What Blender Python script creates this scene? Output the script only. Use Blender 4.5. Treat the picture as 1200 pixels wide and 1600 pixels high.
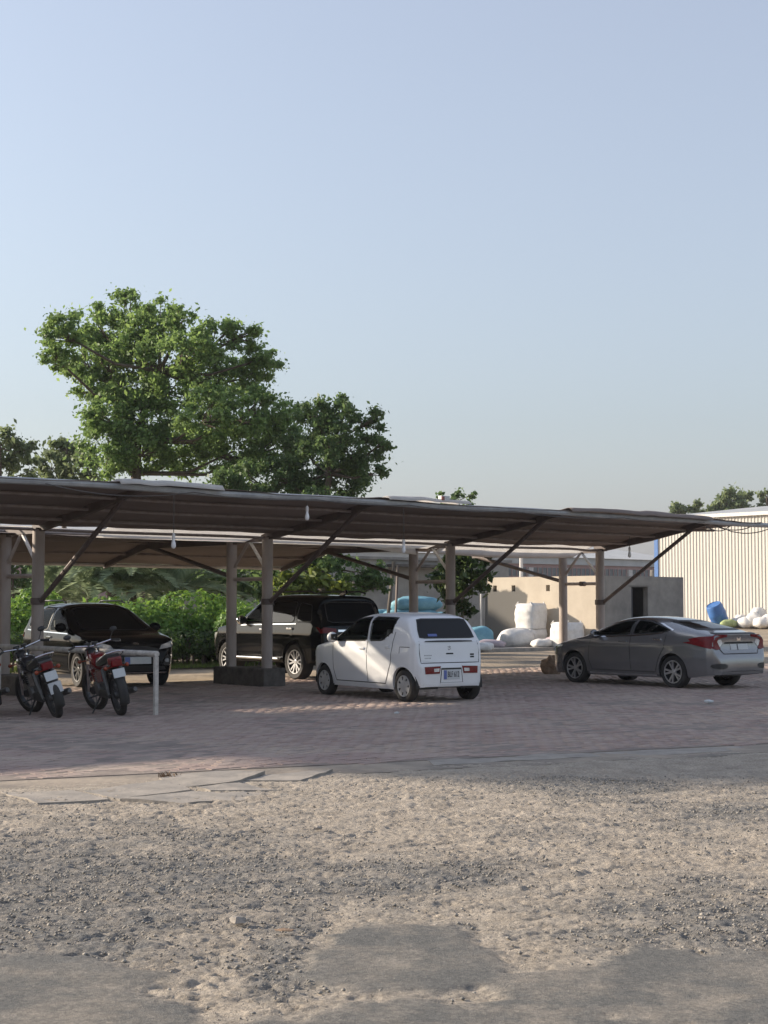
import bpy, bmesh, math, random
import numpy as np
from mathutils import Vector, Matrix
from mathutils.bvhtree import BVHTree
from mathutils.geometry import delaunay_2d_cdt

R = math.radians
random.seed(7)
scene = bpy.context.scene
for o in list(bpy.data.objects):
    bpy.data.objects.remove(o)

# ------------------------------------------------------------------ camera
EYE = 1.6
PITCH = math.atan(145 / 2400.0)
cam_d = bpy.data.cameras.new('camera')
cam_d.sensor_fit = 'VERTICAL'
cam_d.sensor_height = 24.0
cam_d.lens = 36.0                      # 2400 px over 1600 px of picture height
cam_d.clip_start = 0.1
cam_d.clip_end = 3000
cam = bpy.data.objects.new('camera', cam_d)
cam.location = (0, 0, EYE)
cam.rotation_euler = (R(90) + PITCH, 0, 0)
scene.collection.objects.link(cam)
scene.camera = cam

# ------------------------------------------------------------------ sky, sun, exposure
SUN_AZ = R(76)                         # to the left of the viewing direction
SUN_EL = R(21.5)
world = bpy.data.worlds.new('World')
scene.world = world
world.use_nodes = True
wn = world.node_tree
wn.nodes.clear()
sky = wn.nodes.new('ShaderNodeTexSky')
sky.sky_type = 'NISHITA'
sky.sun_disc = False
sky.sun_elevation = SUN_EL
sky.sun_rotation = -SUN_AZ
sky.altitude = 0
sky.air_density = 1.5
sky.dust_density = 2.0
sky.ozone_density = 5.0
bg = wn.nodes.new('ShaderNodeBackground')
bg.inputs['Strength'].default_value = 0.116
wo = wn.nodes.new('ShaderNodeOutputWorld')
hsv = wn.nodes.new('ShaderNodeHueSaturation')      # milky, dust laden air
hsv.inputs['Saturation'].default_value = 0.60
wn.links.new(sky.outputs[0], hsv.inputs['Color'])
tint = wn.nodes.new('ShaderNodeMix')
tint.data_type = 'RGBA'
tint.blend_type = 'MULTIPLY'
tint.inputs[0].default_value = 1.0
tint.inputs[7].default_value = (0.935, 0.93, 0.915, 1)
wn.links.new(hsv.outputs[0], tint.inputs[6])
veil = wn.nodes.new('ShaderNodeMix')               # even pale dust veil over the whole sky
veil.data_type = 'RGBA'
veil.inputs[0].default_value = 0.24
veil.inputs[7].default_value = (2.85, 2.92, 4.0, 1)
wn.links.new(tint.outputs[2], veil.inputs[6])
wn.links.new(veil.outputs[2], bg.inputs[0])
wn.links.new(bg.outputs[0], wo.inputs[0])

sun_d = bpy.data.lights.new('sun', 'SUN')
sun_d.energy = 4.2
sun_d.angle = R(1.4)
sun_d.color = (1.0, 0.86, 0.69)
sun = bpy.data.objects.new('sun', sun_d)
sdir = Vector((-math.sin(SUN_AZ) * math.cos(SUN_EL), math.cos(SUN_AZ) * math.cos(SUN_EL), math.sin(SUN_EL)))
sun.rotation_euler = (-sdir).to_track_quat('-Z', 'Y').to_euler()
sun.location = (-40, 30, 40)
scene.collection.objects.link(sun)

scene.view_settings.view_transform = 'Standard'
scene.view_settings.look = 'None'
scene.view_settings.exposure = 0.93
scene.view_settings.gamma = 1.0
scene.view_settings.use_curve_mapping = False
scene.render.engine = 'CYCLES'
scene.cycles.max_bounces = 8
scene.cycles.transparent_max_bounces = 16

# ------------------------------------------------------------------ site frame
OX, OY = -2.30, 30.3
TH = math.atan2(0.67, 0.742)
CT, ST = math.cos(TH), math.sin(TH)


def S(a, b, z=0.0):
    """site coordinates: a along the car-port rows, b towards the back -> world"""
    return Vector((OX + a * CT - b * ST, OY + a * ST + b * CT, z))


def ray(px, py):
    d = Vector(((px - 600) / 2400.0, 1.0, (800 - py) / 2400.0))
    c, s = math.cos(PITCH), math.sin(PITCH)
    return Vector((d.x, d.y * c - d.z * s, d.y * s + d.z * c))


def gpt(px, py, z=0.0):
    d = ray(px, py)
    k = (z - EYE) / d.z
    return Vector((d.x * k, d.y * k, z))


def dpt(px, py, depth):
    d = ray(px, py)
    k = depth / d.y
    return Vector((d.x * k, depth, EYE + d.z * k))


# ------------------------------------------------------------------ helpers: objects
COL = scene.collection


def tag(o, label=None, cat=None, group=None, kind=None):
    if label: o['label'] = label
    if cat: o['category'] = cat
    if group: o['group'] = group
    if kind: o['kind'] = kind
    return o


def empty(name, loc=(0, 0, 0), rz=0.0, parent=None, rx=0.0):
    o = bpy.data.objects.new(name, None)
    o.empty_display_size = 0.2
    o.location = loc
    o.rotation_euler = (rx, 0, rz)
    COL.objects.link(o)
    if parent: o.parent = parent
    return o


def put(name, me, parent=None, loc=None, rz=0.0):
    o = bpy.data.objects.new(name, me)
    COL.objects.link(o)
    if parent: o.parent = parent
    if loc is not None: o.location = loc
    if rz: o.rotation_euler = (0, 0, rz)
    return o


def copy_tree(o, parent=None):
    c = o.copy()
    COL.objects.link(c)
    c.parent = parent
    for ch in list(o.children):
        copy_tree(ch, c)
    return c


def fast_mesh(name, verts, faces, mat, nper=4, smooth=False):
    """verts (N,3) array, faces (M,nper) int array"""
    verts = np.asarray(verts, dtype=np.float32)
    faces = np.asarray(faces, dtype=np.int32)
    me = bpy.data.meshes.new(name)
    me.vertices.add(len(verts))
    me.vertices.foreach_set('co', verts.ravel())
    m = len(faces)
    me.loops.add(m * nper)
    me.loops.foreach_set('vertex_index', faces.ravel())
    me.polygons.add(m)
    me.polygons.foreach_set('loop_start', np.arange(0, m * nper, nper, dtype=np.int32))
    me.polygons.foreach_set('loop_total', np.full(m, nper, dtype=np.int32))
    me.update(calc_edges=True)
    me.validate()
    if smooth:
        me.polygons.foreach_set('use_smooth', np.ones(m, dtype=bool))
    me.materials.append(mat)
    return me


class MB:
    def __init__(self):
        self.v, self.f = [], []

    def add(self, vs, fs):
        n = len(self.v)
        self.v += [tuple(p) for p in vs]
        self.f += [tuple(i + n for i in f) for f in fs]
        return self

    def box(self, c, s, rz=0.0, ry=0.0, rx=0.0, taper=1.0):
        c = Vector(c)
        m = Matrix.Rotation(rz, 3, 'Z') @ Matrix.Rotation(ry, 3, 'Y') @ Matrix.Rotation(rx, 3, 'X')
        vs = []
        for k, (x, y, z) in enumerate([(-1, -1, -1), (1, -1, -1), (1, 1, -1), (-1, 1, -1), (-1, -1, 1), (1, -1, 1), (1, 1, 1), (-1, 1, 1)]):
            t = taper if z > 0 else 1.0
            vs.append(c + m @ Vector((x * s[0] / 2 * t, y * s[1] / 2 * t, z * s[2] / 2)))
        return self.add(vs, [(3, 2, 1, 0), (4, 5, 6, 7), (0, 1, 5, 4), (1, 2, 6, 5), (2, 3, 7, 6), (3, 0, 4, 7)])

    def bar(self, p0, p1, w, h, w1=None, h1=None):
        """rectangular beam between two points; h measured upwards"""
        p0, p1 = Vector(p0), Vector(p1)
        d = (p1 - p0).normalized()
        side = d.cross(Vector((0, 0, 1)))
        if side.length < 1e-4: side = Vector((1, 0, 0))
        side.normalize()
        up = side.cross(d)
        w1 = w if w1 is None else w1
        h1 = h if h1 is None else h1
        vs = []
        for p, ww, hh in ((p0, w, h), (p1, w1, h1)):
            for sx, sz in ((-1, -1), (1, -1), (1, 1), (-1, 1)):
                vs.append(p + side * sx * ww / 2 + up * sz * hh / 2)
        return self.add(vs, [(0, 1, 2, 3), (7, 6, 5, 4), (0, 4, 5, 1), (1, 5, 6, 2), (2, 6, 7, 3), (3, 7, 4, 0)])

    def tube(self, pts, rad, n=8, cap=True):
        pts = [Vector(p) for p in pts]
        if not isinstance(rad, (list, tuple)): rad = [rad] * len(pts)
        rings, prev = [], None
        for i, p in enumerate(pts):
            if i == 0: d = pts[1] - p
            elif i == len(pts) - 1: d = p - pts[i - 1]
            else: d = (pts[i + 1] - p).normalized() + (p - pts[i - 1]).normalized()
            d.normalize()
            if prev is None:
                a = Vector((0, 0, 1)) if abs(d.z) < 0.9 else Vector((1, 0, 0))
                u = d.cross(a).normalized()
            else:
                u = (prev - d * prev.dot(d))
                u.normalize()
            prev = u
            w = d.cross(u)
            rings.append([p + (u * math.cos(2 * math.pi * k / n) + w * math.sin(2 * math.pi * k / n)) * rad[i] for k in range(n)])
        vs = [q for r in rings for q in r]
        fs = []
        for i in range(len(pts) - 1):
            for k in range(n):
                fs.append((i * n + k, i * n + (k + 1) % n, (i + 1) * n + (k + 1) % n, (i + 1) * n + k))
        if cap:
            fs.append(tuple(reversed(range(n))))
            fs.append(tuple((len(pts) - 1) * n + k for k in range(n)))
        return self.add(vs, fs)

    def lathe(self, prof, axis='Y', n=24, c=(0, 0, 0), closed=False, cap=True):
        """prof: (radius, along) list"""
        c = Vector(c)
        vs = []
        for r, t in prof:
            for k in range(n):
                A = 2 * math.pi * k / n
                if axis == 'Y': vs.append(c + Vector((r * math.cos(A), t, r * math.sin(A))))
                elif axis == 'X': vs.append(c + Vector((t, r * math.cos(A), r * math.sin(A))))
                else: vs.append(c + Vector((r * math.cos(A), r * math.sin(A), t)))
        fs = []
        m = len(prof)
        for i in range(m if closed else m - 1):
            j = (i + 1) % m
            for k in range(n):
                fs.append((i * n + k, i * n + (k + 1) % n, j * n + (k + 1) % n, j * n + k))
        if not closed and cap:
            fs.append(tuple(reversed(range(n))))
            fs.append(tuple((m - 1) * n + k for k in range(n)))
        return self.add(vs, fs)

    def prism(self, poly, z0, z1, fn=None):
        """poly of (x,y); extruded z0..z1; fn maps a local point"""
        n = len(poly)
        vs = [Vector((x, y, z0)) for x, y in poly] + [Vector((x, y, z1)) for x, y in poly]
        if fn: vs = [fn(v) for v in vs]
        return self.add(vs, [tuple(reversed(range(n))), tuple(range(n, 2 * n))] + [(i, (i + 1) % n, n + (i + 1) % n, n + i) for i in range(n)])

    def ball(self, c, s, n=12, m=8, jit=0.0, rnd=None):
        c = Vector(c)
        vs, fs = [], []
        for i in range(m + 1):
            ph = math.pi * i / m
            for k in range(n):
                A = 2 * math.pi * k / n
                q = 1 + (rnd.uniform(-jit, jit) if rnd and 0 < i < m else 0)
                vs.append(c + Vector((s[0] * q * math.sin(ph) * math.cos(A), s[1] * q * math.sin(ph) * math.sin(A), s[2] * q * math.cos(ph))))
        for i in range(m):
            for k in range(n):
                fs.append((i * n + k, (i + 1) * n + k, (i + 1) * n + (k + 1) % n, i * n + (k + 1) % n))
        return self.add(vs, fs)

    def mesh(self, name, mat, smooth=None, bevel=0.0):
        me = bpy.data.meshes.new(name)
        me.from_pydata(self.v, [], self.f)
        me.validate()
        bm = bmesh.new()
        bm.from_mesh(me)
        bmesh.ops.remove_doubles(bm, verts=bm.verts, dist=1e-5)
        bmesh.ops.recalc_face_normals(bm, faces=bm.faces)
        if bevel:
            bmesh.ops.bevel(bm, geom=[e for e in bm.edges if len(e.link_faces) == 2 and e.calc_face_angle(0) > 0.6],
                            offset=bevel, segments=2, affect='EDGES', profile=0.6)
        bm.to_mesh(me)
        bm.free()
        if smooth:
            me.shade_smooth()
            me.set_sharp_from_angle(angle=R(smooth))
        me.materials.append(mat)
        return me

    def build(self, name, mat, parent=None, smooth=None, bevel=0.0, loc=None, rz=0.0):
        return put(name, self.mesh(name, mat, smooth, bevel), parent, loc, rz)


# ------------------------------------------------------------------ helpers: materials
def mat(name, col, rough=0.6, metal=0.0, var=0.15, scale=4.0, bump=0.0, bscale=40.0, col2=None, spec=0.5, coat=0.0,
        translucent=0.0, stretch=None, rvar=0.0):
    m = bpy.data.materials.new(name)
    m.use_nodes = True
    nt = m.node_tree
    N, L = nt.nodes, nt.links
    b = N['Principled BSDF']
    b.inputs['Roughness'].default_value = rough
    b.inputs['Metallic'].default_value = metal
    b.inputs['Specular IOR Level'].default_value = spec
    if coat:
        b.inputs['Coat Weight'].default_value = coat
        b.inputs['Coat Roughness'].default_value = 0.06
    tc = N.new('ShaderNodeTexCoord')
    mp = N.new('ShaderNodeMapping')
    if stretch: mp.inputs['Scale'].default_value = stretch
    L.new(tc.outputs['Object'], mp.inputs[0])
    nz = N.new('ShaderNodeTexNoise')
    nz.inputs['Scale'].default_value = scale
    nz.inputs['Detail'].default_value = 6
    nz.inputs['Roughness'].default_value = 0.65
    L.new(mp.outputs[0], nz.inputs['Vector'])
    rp = N.new('ShaderNodeValToRGB')
    c2 = col2 if col2 else tuple(min(1, c * (1 + var)) for c in col)
    c1 = col if col2 else tuple(c * (1 - var) for c in col)
    rp.color_ramp.elements[0].position = 0.32
    rp.color_ramp.elements[1].position = 0.68
    rp.color_ramp.elements[0].color = (*c1, 1)
    rp.color_ramp.elements[1].color = (*c2, 1)
    L.new(nz.outputs[0], rp.inputs[0])
    L.new(rp.outputs[0], b.inputs['Base Color'])
    if rvar:
        mr = N.new('ShaderNodeMapRange')
        mr.inputs['To Min'].default_value = max(0, rough - rvar)
        mr.inputs['To Max'].default_value = min(1, rough + rvar)
        L.new(nz.outputs[0], mr.inputs[0])
        L.new(mr.outputs[0], b.inputs['Roughness'])
    if bump:
        n2 = N.new('ShaderNodeTexNoise')
        n2.inputs['Scale'].default_value = bscale
        n2.inputs['Detail'].default_value = 5
        L.new(mp.outputs[0], n2.inputs['Vector'])
        bp = N.new('ShaderNodeBump')
        bp.inputs['Strength'].default_value = 0.6
        bp.inputs['Distance'].default_value = bump
        L.new(n2.outputs[0], bp.inputs['Height'])
        L.new(bp.outputs[0], b.inputs['Normal'])
    if translucent:
        tr = N.new('ShaderNodeBsdfTranslucent')
        L.new(rp.outputs[0], tr.inputs[0])
        mx = N.new('ShaderNodeMixShader')
        mx.inputs[0].default_value = translucent
        L.new(b.outputs[0], mx.inputs[1])
        L.new(tr.outputs[0], mx.inputs[2])
        L.new(mx.outputs[0], N['Material Output'].inputs[0])
    return m


def leaf_mat(name, dark, light, translucent=0.35, rough=0.5):
    m = bpy.data.materials.new(name)
    m.use_nodes = True
    N, L = m.node_tree.nodes, m.node_tree.links
    b = N['Principled BSDF']
    b.inputs['Roughness'].default_value = rough
    b.inputs['Specular IOR Level'].default_value = 0.35
    g = N.new('ShaderNodeNewGeometry')
    rp = N.new('ShaderNodeValToRGB')
    rp.color_ramp.elements[0].color = (*dark, 1)
    rp.color_ramp.elements[1].color = (*light, 1)
    L.new(g.outputs['Random Per Island'], rp.inputs[0])
    L.new(rp.outputs[0], b.inputs['Base Color'])
    hs = N.new('ShaderNodeHueSaturation')
    hs.inputs['Value'].default_value = 1.25
    hs.inputs['Hue'].default_value = 0.48
    L.new(rp.outputs[0], hs.inputs['Color'])
    tr = N.new('ShaderNodeBsdfTranslucent')
    L.new(hs.outputs[0], tr.inputs[0])
    mx = N.new('ShaderNodeMixShader')
    mx.inputs[0].default_value = translucent
    L.new(b.outputs[0], mx.inputs[1])
    L.new(tr.outputs[0], mx.inputs[2])
    L.new(mx.outputs[0], N['Material Output'].inputs[0])
    return m


def glass_mat(name, tint, opacity, rough=0.03):
    """car glazing: a tinted film with a clear glossy face"""
    m = bpy.data.materials.new(name)
    m.use_nodes = True
    N, L = m.node_tree.nodes, m.node_tree.links
    b = N['Principled BSDF']
    b.inputs['Base Color'].default_value = (*tint, 1)
    b.inputs['Roughness'].default_value = rough
    b.inputs['IOR'].default_value = 1.38
    t = N.new('ShaderNodeBsdfTransparent')
    t.inputs[0].default_value = (0.86, 0.9, 0.88, 1)
    mx = N.new('ShaderNodeMixShader')
    fr = N.new('ShaderNodeFresnel')
    fr.inputs[0].default_value = 1.5
    mr = N.new('ShaderNodeMath')
    mr.operation = 'MAXIMUM'
    mr.inputs[1].default_value = opacity
    L.new(fr.outputs[0], mr.inputs[0])
    L.new(mr.outputs[0], mx.inputs[0])
    L.new(t.outputs[0], mx.inputs[1])
    L.new(b.outputs[0], mx.inputs[2])
    L.new(mx.outputs[0], N['Material Output'].inputs[0])
    return m


M = {}
M['steel'] = mat('painted_steel_pole', (0.30, 0.25, 0.22), 0.55, 0.0, col2=(0.42, 0.37, 0.34), scale=3, bump=0.002, bscale=60, stretch=(1, 1, .4))
M['beam'] = mat('brown_beam_steel', (0.085, 0.066, 0.06), 0.6, col2=(0.14, 0.11, 0.10), scale=5, bump=.002)
M['purlin'] = mat('dull_purlin_steel', (0.20, 0.165, 0.15), 0.6, col2=(0.30, 0.26, 0.24), scale=6)
M['palepipe'] = mat('pale_pipe', (0.55, 0.53, 0.50), 0.5, col2=(0.7, 0.68, 0.65), scale=5)
M['greypipe'] = mat('grey_edge_pipe', (0.26, 0.27, 0.28), 0.45, col2=(0.40, 0.41, 0.41), scale=4)
M['fabric'] = mat('brown_shade_cloth', (0.18, 0.15, 0.135), 0.85, col2=(0.27, 0.225, 0.205), scale=1.2, bump=.004, bscale=9, translucent=0.12, stretch=(.35, 1, 1))
M['whitecloth'] = mat('white_shade_cloth', (0.80, 0.785, 0.76), 0.8, col2=(0.88, 0.865, 0.84), scale=3, bump=.004, bscale=12, translucent=0.6)
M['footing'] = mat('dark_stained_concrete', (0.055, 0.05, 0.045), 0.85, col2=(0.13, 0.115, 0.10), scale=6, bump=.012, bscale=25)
M['black'] = mat('black_rubber', (0.018, 0.018, 0.018), 0.7, col2=(0.035, 0.033, 0.03), scale=8)
M['tyre'] = mat('tyre_rubber', (0.016, 0.016, 0.016), 0.8, col2=(0.034, 0.031, 0.029), scale=9, bump=.002, bscale=60)
M['blackplastic'] = mat('black_plastic', (0.02, 0.02, 0.021), 0.45, col2=(0.03, 0.03, 0.03))
M['darkcabin'] = mat('dark_cabin_trim', (0.03, 0.029, 0.028), 0.8, col2=(0.05, 0.048, 0.045))
M['seatcloth'] = mat('seat_cloth', (0.17, 0.155, 0.14), 0.9, col2=(0.25, 0.23, 0.21))
M['chrome'] = mat('chrome', (0.75, 0.75, 0.76), 0.14, 1.0, var=.05)
M['alloy'] = mat('silver_alloy', (0.50, 0.50, 0.51), 0.35, 0.75, var=.1, scale=8)
M['bikerim'] = mat('dull_dark_rim', (0.09, 0.09, 0.09), .4, .6, var=.2)
M['hubcap'] = mat('silver_hubcap', (0.42, 0.42, 0.42), 0.42, 0.3, var=.15, scale=8)
M['darkalloy'] = mat('dark_alloy', (0.03, 0.03, 0.032), 0.4, 0.4, var=.2)
M['white_paint'] = mat('white_car_paint', (0.70, 0.71, 0.72), 0.32, 0, var=.03, scale=2, coat=.6)
M['grey_paint'] = mat('grey_metallic_paint', (0.22, 0.22, 0.225), 0.24, 0.55, var=.06, scale=2, coat=1.0, rvar=.04)
M['black_paint'] = mat('black_car_paint', (0.006, 0.006, 0.007), 0.08, 0, var=.2, scale=2, spec=.22, rvar=.03)
M['black_paint2'] = mat('dusty_black_car_paint', (0.006, 0.006, 0.007), 0.09, 0, col2=(0.010, 0.010, 0.010), scale=3, spec=.12, rvar=.03)
M['glass_clear'] = glass_mat('clear_window_glass', (0.02, 0.025, 0.025), 0.07)
M['glass_dark'] = glass_mat('tinted_window_glass', (0.010, 0.011, 0.013), 0.92)
M['glass_back'] = glass_mat('rear_screen_glass', (0.012, 0.014, 0.016), 0.9, .05)
M['seal'] = mat('window_seal', (0.014, 0.014, 0.014), 0.5)
M['seam'] = mat('panel_gap', (0.02, 0.02, 0.02), 0.9)
M['red_lamp'] = mat('red_lamp_lens', (0.15, 0.005, 0.008), 0.22, var=.3, scale=30, spec=.3)
M['clear_lamp'] = mat('clear_lamp_lens', (0.55, 0.56, 0.57), 0.12, 0.3, var=.2, scale=25, coat=.5)
M['orange_lamp'] = mat('orange_lamp_lens', (0.28, 0.05, 0.02), 0.25, var=.2)
M['plate'] = mat('number_plate', (0.52, 0.54, 0.54), 0.5, var=.06, scale=12)
M['plateblue'] = mat('plate_blue_band', (0.10, 0.14, 0.36), 0.5, var=.1)
M['plateink'] = mat('plate_lettering', (0.04, 0.04, 0.05), 0.6)
M['badge'] = mat('badge_metal', (0.30, 0.30, 0.31), 0.3, .7)
M['red_paint'] = mat('red_tank_paint', (0.17, 0.008, 0.010), 0.25, var=.15, coat=.5)
M['engine'] = mat('engine_alloy', (0.09, 0.09, 0.09), 0.5, 0.5, col2=(0.17, 0.165, 0.16), scale=20)
M['blacktube'] = mat('black_frame_tube', (0.02, 0.02, 0.02), 0.4, var=.2)
M['vinyl'] = mat('black_seat_vinyl', (0.022, 0.021, 0.02), 0.55, var=.25, scale=10, bump=.002)
M['plaster'] = mat('grey_cement_render', (0.25, 0.235, 0.215), 0.9, col2=(0.36, 0.335, 0.30), scale=1.4, bump=.006, bscale=20)
M['trunk'] = mat('bark', (0.06, 0.045, 0.033), 0.9, col2=(0.14, 0.11, 0.085), scale=7, bump=.02, bscale=22, stretch=(1, 1, .3))
M['blue'] = mat('blue_drum_plastic', (0.035, 0.13, 0.36), 0.5, var=.15, scale=3)
M['bluesack'] = mat('blue_woven_sack', (0.10, 0.27, 0.36), 0.7, col2=(0.20, 0.40, 0.48), scale=3, bump=.012, bscale=14)
M['whitesack'] = mat('white_woven_sack', (0.56, 0.55, 0.53), 0.75, col2=(0.72, 0.71, 0.69), scale=5, bump=.014, bscale=11)
M['mauvesack'] = mat('mauve_woven_sack', (0.36, 0.29, 0.33), 0.75, col2=(0.5, 0.43, 0.45), scale=5, bump=.014, bscale=14)
M['bulb'] = mat('white_bulb_glass', (0.75, 0.76, 0.76), 0.15, var=.05)
M['wire'] = mat('grey_cable', (0.09, 0.085, 0.08), 0.6, var=.2)
M['wood'] = mat('weathered_wood', (0.10, 0.085, 0.07), 0.85, col2=(0.19, 0.165, 0.14), scale=6, stretch=(1, 1, .2))
M['railpaint'] = mat('flaking_pale_paint', (0.34, 0.31, 0.28), 0.7, col2=(0.62, 0.59, 0.54), scale=9, bump=.003)
M['leaf_a'] = leaf_mat('broad_tree_leaf', (0.10, 0.185, 0.055), (0.21, 0.33, 0.10), .5)
M['leaf_b'] = leaf_mat('dark_tree_leaf', (0.06, 0.12, 0.042), (0.135, 0.215, 0.075), .47)
M['leaf_far'] = leaf_mat('far_tree_leaf', (0.10, 0.145, 0.065), (0.18, 0.235, 0.11), .45)
M['leaf_hedge'] = leaf_mat('hedge_leaf', (0.07, 0.16, 0.025), (0.17, 0.31, 0.05), .42)
M['leaf_hedge_low'] = leaf_mat('clipped_hedge_leaf', (0.022, 0.05, 0.014), (0.06, 0.12, 0.022))
M['leaf_shrub'] = leaf_mat('glossy_shrub_leaf', (0.022, 0.045, 0.016), (0.075, 0.12, 0.032), rough=.35)
M['leaf_yellow'] = leaf_mat('yellow_green_leaf', (0.07, 0.11, 0.02), (0.20, 0.25, 0.05))
M['leaf_palm'] = leaf_mat('palm_leaflet', (0.16, 0.22, 0.13), (0.28, 0.35, 0.21), .4)

# ------------------------------------------------------------------ numpy noise
def vnoise(x, y, seed=0):
    xi = np.floor(x).astype(np.int64)
    yi = np.floor(y).astype(np.int64)
    fx, fy = x - xi, y - yi
    fx = fx * fx * (3 - 2 * fx)
    fy = fy * fy * (3 - 2 * fy)

    def h(a, b):
        n = (a * 374761393 + b * 668265263 + seed * 974634777) & 0x7fffffff
        n = ((n ^ (n >> 13)) * 1274126177) & 0x7fffffff
        n = n ^ (n >> 16)
        return (n & 0xffff) / 65535.0
    return (h(xi, yi) * (1 - fx) + h(xi + 1, yi) * fx) * (1 - fy) + (h(xi, yi + 1) * (1 - fx) + h(xi + 1, yi + 1) * fx) * fy


def fbm(x, y, octv=5, seed=0, gain=0.5):
    s, a, t = 0, 1.0, 0
    for k in range(octv):
        s = s + a * vnoise(x * 2 ** k + 17.3 * k, y * 2 ** k - 9.1 * k, seed + k)
        t += a
        a *= gain
    return s / t


def sstep(e0, e1, x):
    t = np.clip((x - e0) / (e1 - e0), 0, 1)
    return t * t * (3 - 2 * t)


# ================================================================== GROUND
def yedge(X):
    """front edge of the concrete edging strip"""
    return 14.75 + 0.47 * X


def ground_mat():
    m = bpy.data.materials.new('dusty_earth')
    m.use_nodes = True
    N, L = m.node_tree.nodes, m.node_tree.links
    b = N['Principled BSDF']
    b.inputs['Roughness'].default_value = 0.95
    b.inputs['Specular IOR Level'].default_value = 0.15
    tc = N.new('ShaderNodeTexCoord')
    n1 = N.new('ShaderNodeTexNoise')
    n1.inputs['Scale'].default_value = 0.35
    n1.inputs['Detail'].default_value = 9
    n1.inputs['Roughness'].default_value = .7
    L.new(tc.outputs['Object'], n1.inputs['Vector'])
    rp = N.new('ShaderNodeValToRGB')
    rp.color_ramp.elements[0].position = .35
    rp.color_ramp.elements[0].color = (0.16, 0.135, 0.11, 1)
    rp.color_ramp.elements[1].position = .62
    rp.color_ramp.elements[1].color = (0.40, 0.325, 0.235, 1)
    L.new(n1.outputs[0], rp.inputs[0])
    L.new(rp.outputs[0], b.inputs['Base Color'])
    n2 = N.new('ShaderNodeTexNoise')
    n2.inputs['Scale'].default_value = 6
    n2.inputs['Detail'].default_value = 8
    L.new(tc.outputs['Object'], n2.inputs['Vector'])
    bp = N.new('ShaderNodeBump')
    bp.inputs['Strength'].default_value = .8
    bp.inputs['Distance'].default_value = .06
    L.new(n2.outputs[0], bp.inputs['Height'])
    L.new(bp.outputs[0], b.inputs['Normal'])
    return m


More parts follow.
